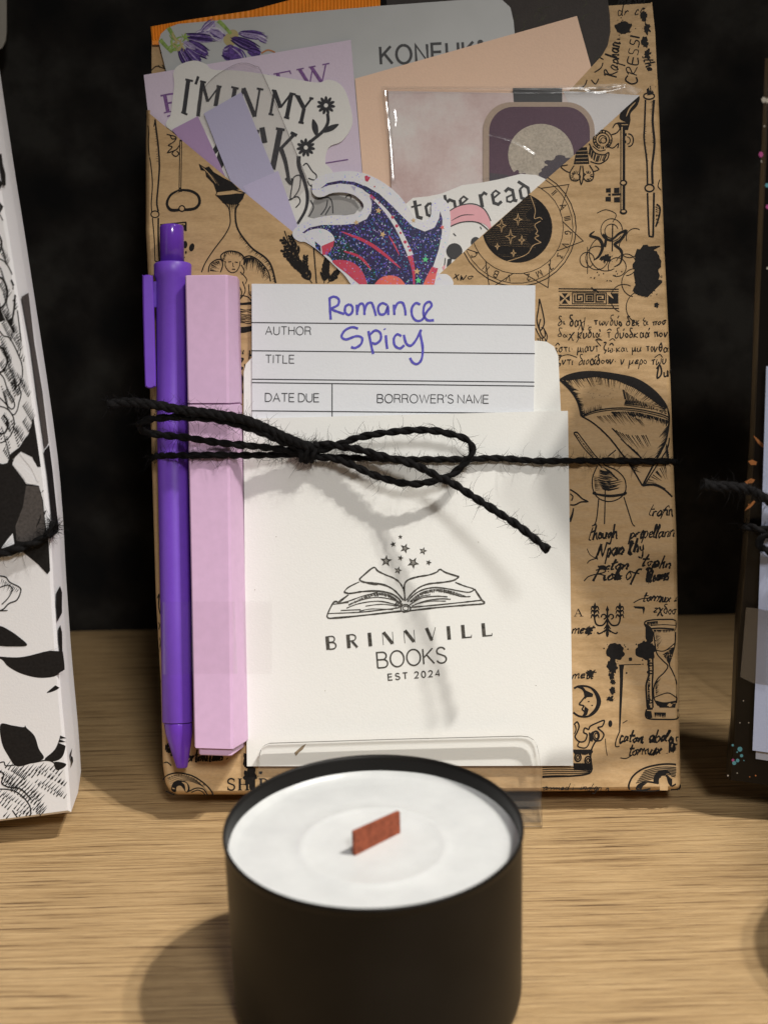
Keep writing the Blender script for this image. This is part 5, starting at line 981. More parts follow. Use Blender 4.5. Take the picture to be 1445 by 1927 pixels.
def a(I):
    I.mi = 1; I.t = ID
    for p, q, wd in (((474, 607), (1007, 612), 2.0), ((474, 660), (1006, 665.5), 2.0), ((474, 713.5), (1005, 719), 2.0), ((474, 720), (1005, 726.5), 2.0), ((474, 773), (1004, 778), 2.0), ((625, 722), (625, 800), 2.0)): I.s([p, q], wd, smooth=False)
    write(I, 'AUTHOR', 500, 629.5, 15, 85, SANS, -.4, .105, .2); write(I, 'TITLE', 500, 683, 15, 54, SANS, -.4, .105, .2); write(I, 'DATE DUE', 499.5, 755.5, 15.5, 101, SANS, -.4, .105, .17); write(I, "BORROWER'S NAME", 710, 757.5, 15.5, 209, SANS, -.4, .105, .18)
    I.mi = 2; I.t = T(440, 520, 2.2578)
    for s_ in ([(407, 92), (409, 140), (412, 184)], [(403, 96), (425, 86), (446, 98), (442, 122), (415, 138), (440, 150), (470, 160)], [(492, 118), (475, 128), (473, 152), (488, 164), (503, 152), (504, 130), (492, 118)], [(522, 120), (524, 164)], [(525, 150), (532, 122), (546, 116), (554, 132), (555, 164)], [(556, 145), (566, 118), (584, 112), (594, 132), (604, 168)], [(652, 122), (630, 114), (613, 132), (620, 160), (642, 158), (654, 130), (656, 164)], [(680, 120), (682, 164)], [(683, 140), (696, 114), (716, 112), (726, 136), (730, 166)], [(792, 120), (772, 114), (756, 136), (758, 168), (775, 188), (800, 184), (820, 150), (840, 124), (830, 108), (810, 122), (806, 160), (822, 186), (850, 186)],
               [(528, 222), (502, 216), (472, 230), (458, 256), (478, 268), (520, 254), (545, 262), (540, 288), (516, 304), (498, 300)], [(572, 232), (582, 284), (592, 330)], [(576, 250), (600, 230), (622, 240), (624, 268), (604, 286), (586, 282)], [(646, 250), (648, 280), (652, 308)], [(640, 222), (642, 226)], [(712, 254), (694, 246), (680, 264), (684, 294), (706, 306), (724, 292)], [(722, 248), (732, 284), (752, 294), (774, 270), (796, 226)], [(790, 240), (802, 300), (798, 350), (780, 372), (760, 366), (748, 346)]): I.s(s_, 4.6, wob=.12)
paperthing('index_card', [(474, 534), (1007, 537), (1003, 830), (475, 830)], 1.45 * MM, [M['card'], M['rule'], M['pen_ink']], 'white ruled library index card with Romance Spicy handwritten in purple, in the ivory pocket', 'index card', a, th=0.25 * MM)

# ------------------------------------------------------------------ pen and highlighter
def tube_px(bm, rows, n, seg=40, mi=0, cap0=True, cap1=True):
    """turned body: rows of (x left, x right, y) on the photograph, axis lying n above the book"""
    rings = []
    for xl, xr, y in rows:
        c = BK.px((xl + xr) / 2, y, n); r = (BK.px(xr, y, n) - BK.px(xl, y, n)).length / 2
        rings.append([c + BK.U * r * math.cos(2 * math.pi * i / seg) + BK.N * r * math.sin(2 * math.pi * i / seg) for i in range(seg)])
    loft(bm, rings, mi, True, True, cap0, cap1)
PN = 4.8 * MM
pen = root('purple_pen', BK.mw(BK.px(342, 1445, 0.2 * MM)), 'purple retractable ballpoint pen tied upright at the left edge of the kraft book', 'pen')
bm = bmesh.new(); tube_px(bm, [(292, 359, 497), (290.5, 360.5, 499), (291, 360, 520), (295, 356, 528), (296, 355, 760), (298, 357, 900), (303, 361, 1150), (306, 362.5, 1358), (307, 362.2, 1359)], PN); build('barrel', bm, M['purple'], pen)
bm = bmesh.new(); tube_px(bm, [(308, 361.5, 1360.5), (309, 362.5, 1362), (312, 362.5, 1380), (331, 354, 1440), (332, 353, 1444), (334, 351, 1445)], PN); build('tip', bm, M['purple_gloss'], pen)
bm = bmesh.new(); tube_px(bm, [(305, 342, 424.5), (302, 345, 426), (301, 346, 429), (302.5, 347, 498)], PN); build('push_button', bm, M['purple_gloss'], pen)
bm = bmesh.new()
cl = catmull([(268, 526), (270, 519), (278, 517), (286, 519), (289, 527), (292, 620), (294.5, 718), (292, 728), (283, 731), (275, 728), (273, 718), (270, 620)], 4, True)
rr = [BK.poly([(281 + (x - 281) * k, 624 + (y - 624) * (1 - (1 - k) * .08)) for x, y in cl], n) for k, n in ((.72, 7.4 * MM), (.93, 7.1 * MM), (1, 6.4 * MM), (1, 3.6 * MM), (.9, 3.2 * MM))]
loft(bm, rr, 0, True, True, True, True)
cl2 = [(286, 530), (298, 529), (299, 578), (287, 578)]; slab(bm, BK.poly(cl2, 6.2 * MM), BK.poly(cl2, 3.6 * MM)); build('clip', bm, M['purple'], pen)

hl = root('square_highlighter', BK.mw(BK.px(415, 1420, 0.2 * MM)), 'pale mauve square highlighter with cap, between the purple pen and the ivory pocket', 'highlighter')
TOPH = [(349, 518, 12.0), (351, 517.5, 12.4), (424, 516.5, 12.4), (429, 517, 11.9), (447, 520, 5.2)]; BOTH = [(366.5, 1405, 12.0), (368.5, 1407, 12.4), (434, 1409, 12.4), (440, 1408.5, 11.9), (464.5, 1394, 5.2)]
def sec(y, k=1.0, dn=0.0):
    t = (y - 518) / (1407 - 518); P = []
    for (x0, y0, n), (x1, y1, _) in zip(TOPH, BOTH):
        x = x0 + (x1 - x0) * t; yy = y + (y0 - 518) * (1 - t) + (y1 - 1407) * t; cx = 405 + 14 * t
        P.append(BK.px(cx + (x - cx) * k, yy, (n + dn) * MM))
    P.append(P[4] - BK.N * 4.7 * MM); P.append(P[0] - BK.N * 11.5 * MM); return P
bm = bmesh.new(); loft(bm, [sec(521, .95, -.3), sec(518.6, .985, -.1), sec(520.5), sec(757.5), sec(758.8, .993)][1:], 0, True, False, True, True)
build('cap', bm, M['pink'], hl)
bm = bmesh.new(); loft(bm, [sec(756, .88, -1.2), sec(765, .88, -1.2)], 0, True, False, True, True); loft(bm, [sec(761.8, .993), sec(763), sec(1406), sec(1407.5, .99)], 0, True, False, True, True)
build('body', bm, M['pink'], hl)
bm = bmesh.new(); loft(bm, [sec(1404, .84, -1.2), sec(1419, .84, -1.2), sec(1420.5, .82, -1.4)], 0, True, False, True, True); build('end_plug', bm, M['pink'], hl)

# tape across both
bm = bmesh.new()
def tape_path(y):
    P = []
    t = (y - 497) / 863; xl, xr = 296 + 10 * t, 355 + 7 * t; c = BK.px((xl + xr) / 2, y, PN); r = (BK.px(xr, y, PN) - BK.px(xl, y, PN)).length / 2 + 0.12 * MM
    for k in range(13): a_ = R(180 - 14 * k); P.append(c + BK.U * r * math.cos(a_) + BK.N * r * math.sin(a_))
    t = (y - 518) / 889
    for (x0, _, n), (x1, _, _) in zip(TOPH, BOTH): P.append(BK.px(x0 + (x1 - x0) * t, y, (n + .12) * MM))
    P.append(BK.px(466, y, 2.6 * MM)); P.append(BK.px(485, y, 2.6 * MM)); P.append(BK.px(512, y, 2.65 * MM)); return P
loft(bm, [tape_path(1132 + k * 17) for k in range(9)], 0, False, True)
tag(build('clear_tape', bm, M['tape'], mw=BK.mw(BK.px(400, 1268, 12.6 * MM))), 'strip of clear tape holding the pen and the mauve highlighter', 'tape')

# ------------------------------------------------------------------ twine
def resample(P, step):
    out = [P[0]]; acc = 0
    for a_, b_ in zip(P, P[1:]):
        d = (b_ - a_).length; s_ = 0
        while acc + d - s_ >= step:
            s_ += step - acc; acc = 0; out.append(a_.lerp(b_, s_ / d))
        acc += d - s_
    out.append(P[-1]); return out
def yarn(bm, P, rad, pitch=7.5 * MM, rng=random, fuzz=0.5, seg=7, taper_end=False, plies=2):
    P = resample([Vector(p) for p in catmull([tuple(p) for p in P], 8)], 0.42 * MM); n = len(P); up = Vector((0.31, -0.5, 0.81)); fr = []
    for i, p in enumerate(P):
        tt = (P[min(i + 1, n - 1)] - P[max(i - 1, 0)]).normalized(); up = (up - tt * up.dot(tt)).normalized(); fr.append((tt, up, tt.cross(up)))
    ph = rng.random() * 6
    for ply in range(plies):
        rings = []
        for i, p in enumerate(P):
            a_ = ph + ply * 2 * math.pi / plies + 2 * math.pi * i * 0.42 * MM / pitch; o = rad * 0.37; k = 1 + .26 * noise.noise(Vector((i * .11, ply * 9, ph)))
            if taper_end and i > n - 8: k *= 1 + .03 * (i - n + 8)
            c = p + fr[i][1] * o * math.cos(a_) + fr[i][2] * o * math.sin(a_); r = rad * 0.76 * k
            rings.append([c + fr[i][1] * r * math.cos(2 * math.pi * j / seg) * (1 + .08 * noise.noise(Vector((j * 3.1, i * .5, ply)))) + fr[i][2] * r * math.sin(2 * math.pi * j / seg) for j in range(seg)])
        loft(bm, rings, 0, True, True, True, True)
    for q in range(int(n * fuzz * 3.6)):
        i = rng.randrange(n); tt, u_, v_ = fr[i]; a_ = rng.random() * 6.283; d = (u_ * math.cos(a_) + v_ * math.sin(a_)); p = P[i] + d * rad * .8
        d = (d * rng.uniform(.2, 1) + tt * rng.uniform(-1.3, 1.3)).normalized(); L = rng.choice([1.2, 1.6, 2.2, 3, 4.5]) * MM * rng.uniform(.6, 1.3); k = 6; rr = rng.uniform(.04, .08) * MM; pts = [p]
        curl = Vector((rng.uniform(-1, 1), rng.uniform(-1, 1), rng.uniform(-1, 1))) * .45
        for s_ in range(k): d = (d + curl * rng.uniform(.2, 1)).normalized(); p = p + d * L / k; pts.append(p)
        rings = []
        for s_, p in enumerate(pts):
            e1 = d.orthogonal().normalized(); e2 = d.cross(e1); r = rr * (1 - .75 * s_ / k); rings.append([p + e1 * r * math.cos(2.094 * j) + e2 * r * math.sin(2.094 * j) for j in range(3)])
        loft(bm, rings, 0, True, False)
rng = random.Random(5)
def tw(pts, frame=BK): return [frame.px(x, y, n * MM) for x, y, n in pts]
tn = root('black_twine', BK.mw(BK.px(575, 856, 4 * MM)), 'fuzzy black jute twine tied in a bow around the kraft book, pen and highlighter', 'twine')
RY = 0.95 * MM
c6 = lambda p: [(580 + x / 2.007, 740 + y / 2.007, n) for x, y, n in p]
bm = bmesh.new(); yarn(bm, tw([(282, 866, -9), (284, 862, -1.5), (292, 859, 4), (310, 857, 9.2), (330, 857, 10.8), (345, 857, 11), (362, 857, 13.2), (420, 856, 13.6), (442, 857, 11.5), (480, 857, 7.8), (530, 856, 6), (575, 855, 4.6)]), RY * .93, fuzz=.85, rng=rng); build('wrapping_strand', bm, M['twine'], tn)
bm = bmesh.new(); yarn(bm, tw([(575, 855, 4.6)] + c6([(60, 240, 4.2), (200, 245, 4.0), (400, 250, 4.0), (600, 250, 4), (700, 245, 3.8), (850, 255, 3.6), (980, 256, 3.2), (1060, 255, 1.6), (1200, 256, 1.2), (1340, 258, .8)]) + [(1262, 868, -.2), (1270, 870, -3), (1273, 872, -9)]), RY * .9, fuzz=.6, rng=rng); build('wrapping_strand', bm, M['twine'], tn)
bm = bmesh.new(); yarn(bm, tw([(590, 852, 5.5), (610, 846, 6.2)] + c6([(100, 200, 7), (200, 165, 8.5), (330, 145, 10), (450, 140, 10.5), (560, 160, 10), (612, 190, 9.5), (615, 232, 9), (572, 282, 8.5), (520, 318, 8.5), (440, 338, 9), (350, 338, 9.2), (250, 310, 8.6), (160, 268, 7.5), (90, 246, 6.5)]) + [(600, 860, 5.6), (588, 858, 5)]), RY, fuzz=.6, rng=rng); build('bow_loop', bm, M['twine'], tn)
bm = bmesh.new(); yarn(bm, tw([(585, 848, 6)] + c6([(60, 190, 6.6), (100, 197, 7.2), (200, 215, 9), (300, 243, 11), (400, 270, 13.5), (500, 320, 17), (560, 350, 19), (700, 440, 23.5), (800, 505, 27), (905, 592, 31)])), RY * 1.05, fuzz=.5, rng=rng, taper_end=True); build('loose_end', bm, M['twine'], tn)
bm = bmesh.new(); yarn(bm, tw([(588, 850, 6), (540, 835, 9), (500, 818, 13.5), (450, 800, 17), (400, 789, 18.5), (340, 785, 19), (290, 788, 19), (268, 794, 18.5), (263, 803, 17), (275, 813, 15), (310, 819, 14), (350, 823, 14.5), (400, 831, 15), (450, 837, 14.5), (500, 842, 10), (560, 850, 6.5), (585, 855, 5)]), RY, fuzz=.85, rng=rng); build('bow_loop', bm, M['twine'], tn)
bm = bmesh.new(); yarn(bm, tw([(590, 846, 7.5), (545, 826, 10), (500, 806, 14), (455, 789, 18.5), (400, 779, 20), (345, 772, 21), (290, 762, 22), (240, 757, 23), (203, 763, 24)]), RY * 1.25, fuzz=1.2, rng=rng, taper_end=True, plies=3); build('loose_end', bm, M['twine'], tn)
bm = bmesh.new()
for cx, nn, tilt in ((566, 5.6, -2), (577, 5.9, 2), (589, 5.6, 5)):
    P_ = []
    for k in range(15):
        a_ = 2 * math.pi * k / 12; P_.append(BK.px(cx + tilt * math.cos(a_) + k * .15, 851 - 15 * math.cos(a_), (nn + 2.3 * math.sin(a_)) * MM))
    yarn(bm, P_, RY * .95, fuzz=.9, rng=rng)
build('knot', bm, M['twine'], tn)

# ------------------------------------------------------------------ acrylic easel under each book
def easel(frame, foot, half_w, skew, nlip, th, label):
    """clear bent sheet: lip in front, ledge under the book, back rest and foot"""
    g = Vector((0, 0, 1))
    st = root('acrylic_stand', Matrix.Translation((foot.x, foot.y, 0)), label, 'easel stand', 'clear acrylic easels under the wrapped books')
    return st
st = easel(BK, CAM + ray(752, 1542) * 0.395, 0, 0, 0, 0, 'clear acrylic easel holding up the brown kraft book behind the candle')
def plate(bm, front, N_, th, edge_mi=1):
    b = [p - N_ * th for p in front]; n = len(front)
    va_ = [bm.verts.new(p) for p in front]; vb_ = [bm.verts.new(p) for p in b]
    for vs_ in (va_, vb_[::-1]):
        for t in tessellate_polygon([[v.co for v in vs_]]): bm.faces.new([vs_[i] for i in t]).material_index = 0
    return va_, vb_
NL = 6.0 * MM; TL = 2.0 * MM
def dropz(p, z): return p - BK.V * ((p.z - z) / BK.V.z)
topo = [(487, 1440), (487.5, 1424), (490, 1412), (496, 1404), (506, 1399.5), (740, 1392), (980, 1386), (994, 1387.5), (1004, 1393), (1010, 1402), (1014, 1420), (1017, 1440)]
fpl = BK.poly(topo, NL)
fpl = [dropz(BK.px(481, 1500, NL), 0.0006), dropz(BK.px(481, 1500, NL), 0.0035) + BK.U * .0002] + fpl + [dropz(BK.px(1019.5, 1500, NL), 0.0035), dropz(BK.px(1019.5, 1500, NL), 0.0006)]
bm = bmesh.new(); va_, vb_ = plate(bm, fpl, BK.N, TL); n_ = len(va_)
for i in range(n_):
    j = (i + 1) % n_; f = bm.faces.new((va_[i], vb_[i], vb_[j], va_[j])); f.material_index = 1 if 3 <= i <= n_ - 5 else 2
build('front_lip', bm, [M['acrylic'], M['acr_dark_edge'], M['acr_side']], st)
lx = (BK.px(481, 1500, NL), BK.px(1019.5, 1500, NL))
def prism(bm, prof, u0p, u1p, mi=0, emi=2):
    """profile (n, z) swept from the left side to the right side of the stand"""
    rings = []
    for base in (u0p, u1p):
        r_ = []
        for nn, z in prof:
            p = base + BK.N * (nn - NL); r_.append(Vector((p.x, p.y, 0)) + Vector((0, 0, z)) if False else dropz(p, z))
        rings.append(r_)
    loft(bm, rings, mi, True, False, True, True)
# ledge and foot are level sheets, back rest leans with the book
def level_sheet(bm, y0, y1, z0, z1, mi=0):
    a0, a1 = dropz(lx[0], z0), dropz(lx[1], z0); hd = Vector((math.sin(R(2.0)), math.cos(R(2.0)), 0))
    q = [a0 + hd * y0, a1 + hd * y0, a1 + hd * y1, a0 + hd * y1]; slab(bm, [Vector((p.x, p.y, z1)) for p in q], [Vector((p.x, p.y, z0)) for p in q], mi, 2)
bm = bmesh.new(); level_sheet(bm, 0.0024, 0.078, 0.0006, 0.0026); build('foot', bm, [M['acrylic'], M['acr_dark_edge'], M['acr_side']], st)
bm = bmesh.new(); level_sheet(bm, 0.0055, 0.036, 0.0030, 0.0046); build('ledge', bm, [M['acrylic'], M['acr_dark_edge'], M['acr_side']], st)
br = [BK.px(560, 1496, -25.6 * MM), BK.px(960, 1490, -25.6 * MM), BK.px(960, 700, -25.6 * MM), BK.px(560, 700, -25.6 * MM)]
bm = bmesh.new(); slab(bm, br, [p - BK.N * TL for p in br], 0, 2); build('back_rest', bm, [M['acrylic'], M['acr_dark_edge'], M['acr_side']], st)
def children(o): return [c for c in bpy.data.objects if c.parent is o]
def copy_tree(o):
    c = o.copy(); COL.objects.link(c)
    for ch in children(o):
        d = ch.copy(); COL.objects.link(d); d.parent = c
    return c

# ------------------------------------------------------------------ candle
ZR = 0.0435
cen = on_level(702, 1551, ZR); RAD = 282.5 / F * (cen - CAM).dot(fw)
print('candle', tuple(cen), 'radius', RAD, 'cam', tuple(CAM), 'wall', WALL_Y)
C0 = Vector((cen.x, cen.y, 0))
cn = root('candle', Matrix.Translation(C0), 'black tin candle with white wax and a wooden wick, in front of the kraft book', 'candle')
bm = bmesh.new(); r_ = RAD
lathe(bm, [(0.0, .0004), (r_ * .93, .0004), (r_ * .95, .0006), (r_ * .975, .0022), (r_ * .988, .0042), (r_ * .990, .0052), (r_ * .990, .020), (r_ * .990, ZR - .0024), (r_ * .993, ZR - .0016), (r_ * .999, ZR - .0011), (r_, ZR - .0006), (r_ * .998, ZR - .0002), (r_ * .99, ZR), (r_ * .979, ZR - .0003), (r_ * .972, ZR - .0010), (r_ * .966, ZR - .006), (r_ * .964, .034)], C0, 128)
build('tin', bm, M['tin'], cn, smooth=True)
ZW = ZR - .0050
bm = bmesh.new()
prof = [(0, ZW), (r_ * .30, ZW), (r_ * .43, ZW - .00010), (r_ * .46, ZW + .00010), (r_ * .485, ZW + .00022), (r_ * .51, ZW + .00010), (r_ * .54, ZW - .00006), (r_ * .60, ZW), (r_ * .8, ZW), (r_ * .90, ZW + .0001), (r_ * .945, ZW + .0005), (r_ * .967, ZW + .0013)]
seg = 128
rings = []
for rr_, z in prof[1:]:
    rings.append([C0 + Vector((rr_ * math.cos(2 * math.pi * i / seg), rr_ * math.sin(2 * math.pi * i / seg), z + .00012 * noise.noise(Vector((rr_ * 120 * math.cos(2 * math.pi * i / seg), rr_ * 120 * math.sin(2 * math.pi * i / seg), 3))))) for i in range(seg)])
vs = loft(bm, rings, 0, True, True); c_ = bm.verts.new(C0 + Vector((0, 0, ZW)))
for i in range(seg): f = bm.faces.new((c_, vs[0][i], vs[0][(i + 1) % seg])); f.smooth = True
for f in bm.faces:
    f.normal_update()
    if f.normal.z < 0: f.normal_flip()
build('wax', bm, M['wax'], cn)
bm = bmesh.new()
wa, wb = on_level(666, 1609, ZW), on_level(751, 1566, ZW); wd_ = (wb - wa).normalized(); wn = Vector((-wd_.y, wd_.x, 0)) * .0004
hA = 44 / F * (wa - CAM).dot(fw) / math.cos(PITCH + R(11)); hB = 39 / F * (wb - CAM).dot(fw) / math.cos(PITCH + R(11)); dz = Vector((0, 0, 1))
q = [wa - dz * .003, wb - dz * .003, wb + dz * hB, wa + dz * hA]; slab(bm, [p + wn for p in q], [p - wn for p in q]); build('wick', bm, M['wick'], cn)
c2 = copy_tree(cn); c2.location = C0 + Vector((0.1335, 0.004, 0)); c2.name = 'candle'
tag(c2, 'black tin candle out at the right edge, before the dark confetti book', 'candle')

# ------------------------------------------------------------------ the book in black and white floral paper, left
PL = on_level(130, 1530, 0.0085); FB = Frame(PL, -5.0, 4.0)
fb = root('wrapped_book', FB.mw(PL), 'book wrapped in white paper with large black floral print at the left edge', 'wrapped book')
SHL = [(132, 1528), (126, 1440), (113, 1300), (102, 1150), (84, 900), (24, 500), (-8, 300), (-62, -60)]
SHL = catmull(SHL, 5); NS = len(SHL)
out = SHL + [(-900, -20), (-900, 1672), (-120, 1561), (0, 1545)]
bm = bmesh.new(); f0 = FB.poly(out, 0); f1 = FB.poly([(x + (2.5 if i < NS else 0), y) for i, (x, y) in enumerate(out)], -1.2 * MM)
ra = FB.poly([(x - (4 if i < NS else 0), y - (3 if i in (0, NS + 2, NS + 3) else 0)) for i, (x, y) in enumerate(out)], .0)
bkk = [p - FB.N * .026 for p in f1]
bulge = [p - FB.N * .012 + FB.U * .0006 * (1 if i < NS else 0) for i, p in enumerate(f1)]
bv = [bm.verts.new(p) for p in ra]
for t in tessellate_polygon([ra]): bm.faces.new([bv[i] for i in t])
loft(bm, [ra, f1, bulge, bkk], 0, True, False, False, True)
I = Ink(); I.mi = 1; edgeclip = []
for p, q in zip(SHL, SHL[1:]): edgeclip.append((q[0] - 3, q[1], p[0] - 3, p[1]))
I.clip = []
A_ = T(0, 200, 2.756); I.t = A_
I.fill([(-60, -700), (-30, -500), (0, 170), (12, 185), (20, 300), (18, 400), (0, 432), (-80, 300)]); I.fill([(0, 495), (20, 520), (40, 545), (38, 570), (22, 580), (0, 560)])
I.s([(0, 560), (30, 620), (50, 690), (60, 740)], 1.8); I.s([(0, 790), (30, 810), (60, 860), (78, 930), (85, 1000), (98, 1100), (112, 1220)], 2.2)
I.s([(0, 1165), (20, 1190), (50, 1200), (75, 1240), (98, 1290), (116, 1340), (118, 1400), (100, 1450), (112, 1490), (100, 1540), (90, 1580), (70, 1600), (45, 1570)], 2.2); I.s([(0, 1385), (22, 1410), (42, 1470), (70, 1520), (78, 1555), (60, 1570), (30, 1540), (0, 1510)], 2.2); I.s([(0, 1555), (40, 1570), (70, 1610), (75, 1660), (55, 1710), (20, 1740), (0, 1745)], 2.2)
for (x, y, a_, n_, l_, gp) in ((20, 600, 70, 6, 34, 11), (10, 770, 55, 8, 36, 9), (0, 930, 50, 8, 40, 9), (10, 1060, 50, 14, 34, 8), (30, 1100, 50, 10, 30, 8), (12, 1130, 45, 10, 34, 9), (60, 1190, 55, 9, 32, 9), (20, 1280, 85, 6, 40, 10), (92, 1280, 75, 5, 34, 14), (105, 1440, 60, 14, 34, 9), (60, 1440, 50, 8, 40, 8), (90, 1400, 80, 6, 26, 10), (30, 1480, 50, 8, 30, 8), (120, 1560, 55, 10, 44, 9), (10, 1620, 60, 8, 40, 9), (30, 1650, 60, 6, 30, 9), (80, 1680, 55, 9, 40, 9), (120, 1640, 55, 10, 36, 9), (0, 1340, 50, 10, 40, 9), (70, 950, 85, 4, 24, 8), (20, 1790, 60, 8, 40, 9), (0, 1250, 50, 8, 36, 9)):
    for k in range(n_):
        x1, y1 = x + k * gp * .75 * math.sin(R(a_)), y + k * gp * 1.05; I.s([(x1, y1), (x1 + l_ * math.cos(R(a_)) * random.uniform(.8, 1.2), y1 - l_ * math.sin(R(a_)) * random.uniform(.8, 1.2))], 2.6, taper=1)
I.fill([(150, 1700), (176, 1610), (190, 1700), (214, 1870), (190, 1870), (170, 1820), (110, 1790), (70, 1830), (60, 1927), (0, 1927), (0, 1860), (40, 1850), (60, 1800), (100, 1770)])
pass
B_ = T(0, 850, 2.504); I.t = B_
I.fill([(-200, 0), (20, 60), (60, 62), (112, 130), (125, 152), (185, 160), (205, 230), (215, 330), (232, 440), (238, 560), (225, 578), (180, 530), (112, 470), (95, 462), (0, 470), (-250, 480)]); I.fill([(65, 62), (100, 65), (150, 110), (175, 150), (128, 148), (112, 120)], True, mi=0); I.fill([(95, 8), (150, 30), (190, 100), (190, 130), (178, 140), (150, 80)], True, mi=0); I.fill([(8, 455), (40, 410), (62, 385), (70, 435), (30, 450)], mi=0)
I.fill([(125, 160), (185, 165), (200, 230), (212, 330), (220, 420), (150, 430), (80, 420), (75, 350), (110, 260)], mi=2)
for k in range(30): x = 85 + random.random() * 120; y = 190 + random.random() * 230; I.s([(x, y), (x + 14, y - 30), (x + 22, y - 60)], 2.4, taper=2)
I.fill([(105, 470), (160, 440), (215, 440), (232, 560), (180, 530)], mi=2); I.hatch([(112, 470), (225, 570)], [(140, 440), (228, 470)], 14, 2.4)
for k in range(20): x = random.uniform(0, 95); y = random.uniform(150, 400); I.s([(x, y), (x + 10, y - 26), (x + 12, y - 50)], 1.8, taper=2, mi=2)
I.s([(0, 585), (30, 592), (48, 615), (95, 640), (98, 665), (80, 700), (45, 715), (20, 740), (0, 750)], 2.4); I.s([(0, 640), (40, 628), (60, 650), (40, 690), (10, 720)], 2); I.hatch([(10, 600), (90, 650)], [(0, 640), (60, 690)], 12, 1.5); I.s([(0, 750), (38, 748)], 1.8)
I.fill([(-100, 800), (0, 820), (40, 838), (85, 868), (130, 912), (60, 918), (0, 915), (-100, 900)], True); I.fill([(-100, 955), (0, 965), (100, 968), (200, 945), (252, 928), (285, 868), (292, 900), (306, 1010), (302, 1075), (275, 1118), (222, 1136), (272, 1090), (294, 1036), (255, 1060), (180, 1065), (100, 1045), (40, 1012), (0, 975), (-100, 970)], True)
I.fill([(318, 1180), (324, 1250), (316, 1350), (300, 1430), (262, 1458), (212, 1450), (262, 1400), (290, 1320), (302, 1230)], True); I.fill([(4, 1285), (60, 1290), (112, 1298), (120, 1290), (128, 1302), (165, 1340), (185, 1400), (208, 1445), (150, 1468), (80, 1482), (40, 1432), (10, 1370)], True); I.fill([(258, 1462), (312, 1470), (300, 1490), (268, 1500)], True)
I.s([(-10, 1470), (20, 1462), (30, 1480), (80, 1475), (110, 1470), (160, 1465), (215, 1455), (250, 1462), (280, 1490), (310, 1480)], 2.2); I.s([(0, 1590), (40, 1592), (90, 1610), (140, 1665), (145, 1715), (120, 1745), (90, 1730), (60, 1690)], 2.4)
for (x, y, n_, l_) in ((75, 1510, 8, 44), (110, 1500, 8, 44), (150, 1500, 6, 40), (200, 1490, 5, 36), (250, 1500, 6, 38), (20, 1540, 10, 46), (40, 1560, 8, 40), (110, 1560, 4, 30), (160, 1610, 5, 30), (170, 1690, 12, 40), (200, 1720, 9, 34), (150, 1640, 8, 36), (180, 1560, 4, 26), (290, 1560, 4, 26), (280, 1610, 4, 30), (90, 1710, 6, 26), (10, 1660, 7, 40), (30, 1720, 8, 34), (0, 1620, 8, 40), (230, 1730, 7, 26)):
    for k in range(n_ * 2 // 3): x1, y1 = x + k * 13 - 12, y + k * 9; I.s([(x1, y1), (x1 + l_ * .62, y1 - l_ * .72)], 2.6, taper=1)
pass
rh = random.Random(3)
I.t = A_
for k in range(24):                                       # engraved shading of the petals
    x, y = rh.uniform(-30, 100), rh.uniform(580, 1720); a_ = R(rh.choice((48, 52, 56, 84))); l_ = rh.uniform(18, 46); n_ = rh.randint(5, 11)
    for q in range(n_): x1, y1 = x + q * 4.0, y + q * 14; e = l_ * (.55 + .45 * math.sin(math.pi * (q + .5) / n_)); I.s([(x1, y1), (x1 + e * math.cos(a_) * .9, y1 - e * math.sin(a_) * .8)], 2.6, taper=1)
for p_ in ([(-20, 640), (10, 700), (0, 760)], [(-20, 880), (20, 900), (40, 960), (30, 1020), (-10, 1060)], [(-20, 1240), (20, 1260), (40, 1320), (20, 1370), (-20, 1385)], [(60, 900), (80, 960), (74, 1060), (60, 1130)], [(20, 1600), (44, 1640), (30, 1690), (0, 1700)]): I.s(p_, 3.4)
I.fill([(-30, 1000), (2, 1015), (8, 1060), (30, 1110), (-30, 1130)], mi=1); pass
I.t = B_
for k in range(20):
    x, y = rh.uniform(-20, 280), rh.uniform(1490, 1735); a_ = R(rh.choice((46, 50, 54))); l_ = rh.uniform(20, 46); n_ = rh.randint(4, 10)
    for q in range(n_): x1, y1 = x + q * 14, y + q * 8; I.s([(x1, y1), (x1 + l_ * math.cos(a_), y1 - l_ * math.sin(a_))], 2.6, taper=1)
I.s([(-10, 1500), (20, 1520), (10, 1560), (40, 1580), (100, 1590), (150, 1640)], 2.6)
keep = []
for poly, mi, k in I.f:                                   # keep what lies on the front face
    cx_ = sum(p[0] for p in poly) / len(poly); cy_ = sum(p[1] for p in poly) / len(poly)
    if cy_ < 1541 - .13 * cx_ and max(p[1] for p in poly) < 1546 - .13 * cx_ and cx_ < lerp_x(SHL, min(max(cy_, -60), 1528)) - 3.5: keep.append((poly, mi, k))
I.f = keep
I.put(bm, lambda x, y, n: FB.px(x, y, n))
for y0, y1, k0, k1, mm in ((850, 1010, 0, 1, 1), (1118, 1170, 0, .9, 1), (1185, 1240, 0, .5, 1), (560, 846, .15, 1, 2), (1425, 1450, .2, .6, 1), (290, 350, 0, .6, 1)):
    q = []                                                # print carried round onto the side
    for t_ in (0, .33, .66, 1):
        y = y0 + (y1 - y0) * t_; q.append((y, k0 + rh.uniform(0, .15)))
    for t_ in (1, .66, .33, 0): y = y0 + (y1 - y0) * t_; q.append((y, k1 - rh.uniform(0, .3)))
    face(bm, [FB.px(lerp_x(SHL, y) + 2.5, y, -1.2 * MM) + FB.U * .00035 - FB.N * (.0108 * k_) + FB.U * .0006 * k_ for y, k_ in q], mm)
build('floral_wrapping', bm, [M['floral'], M['fink'], M['fgrey'], M['lime']], fb)
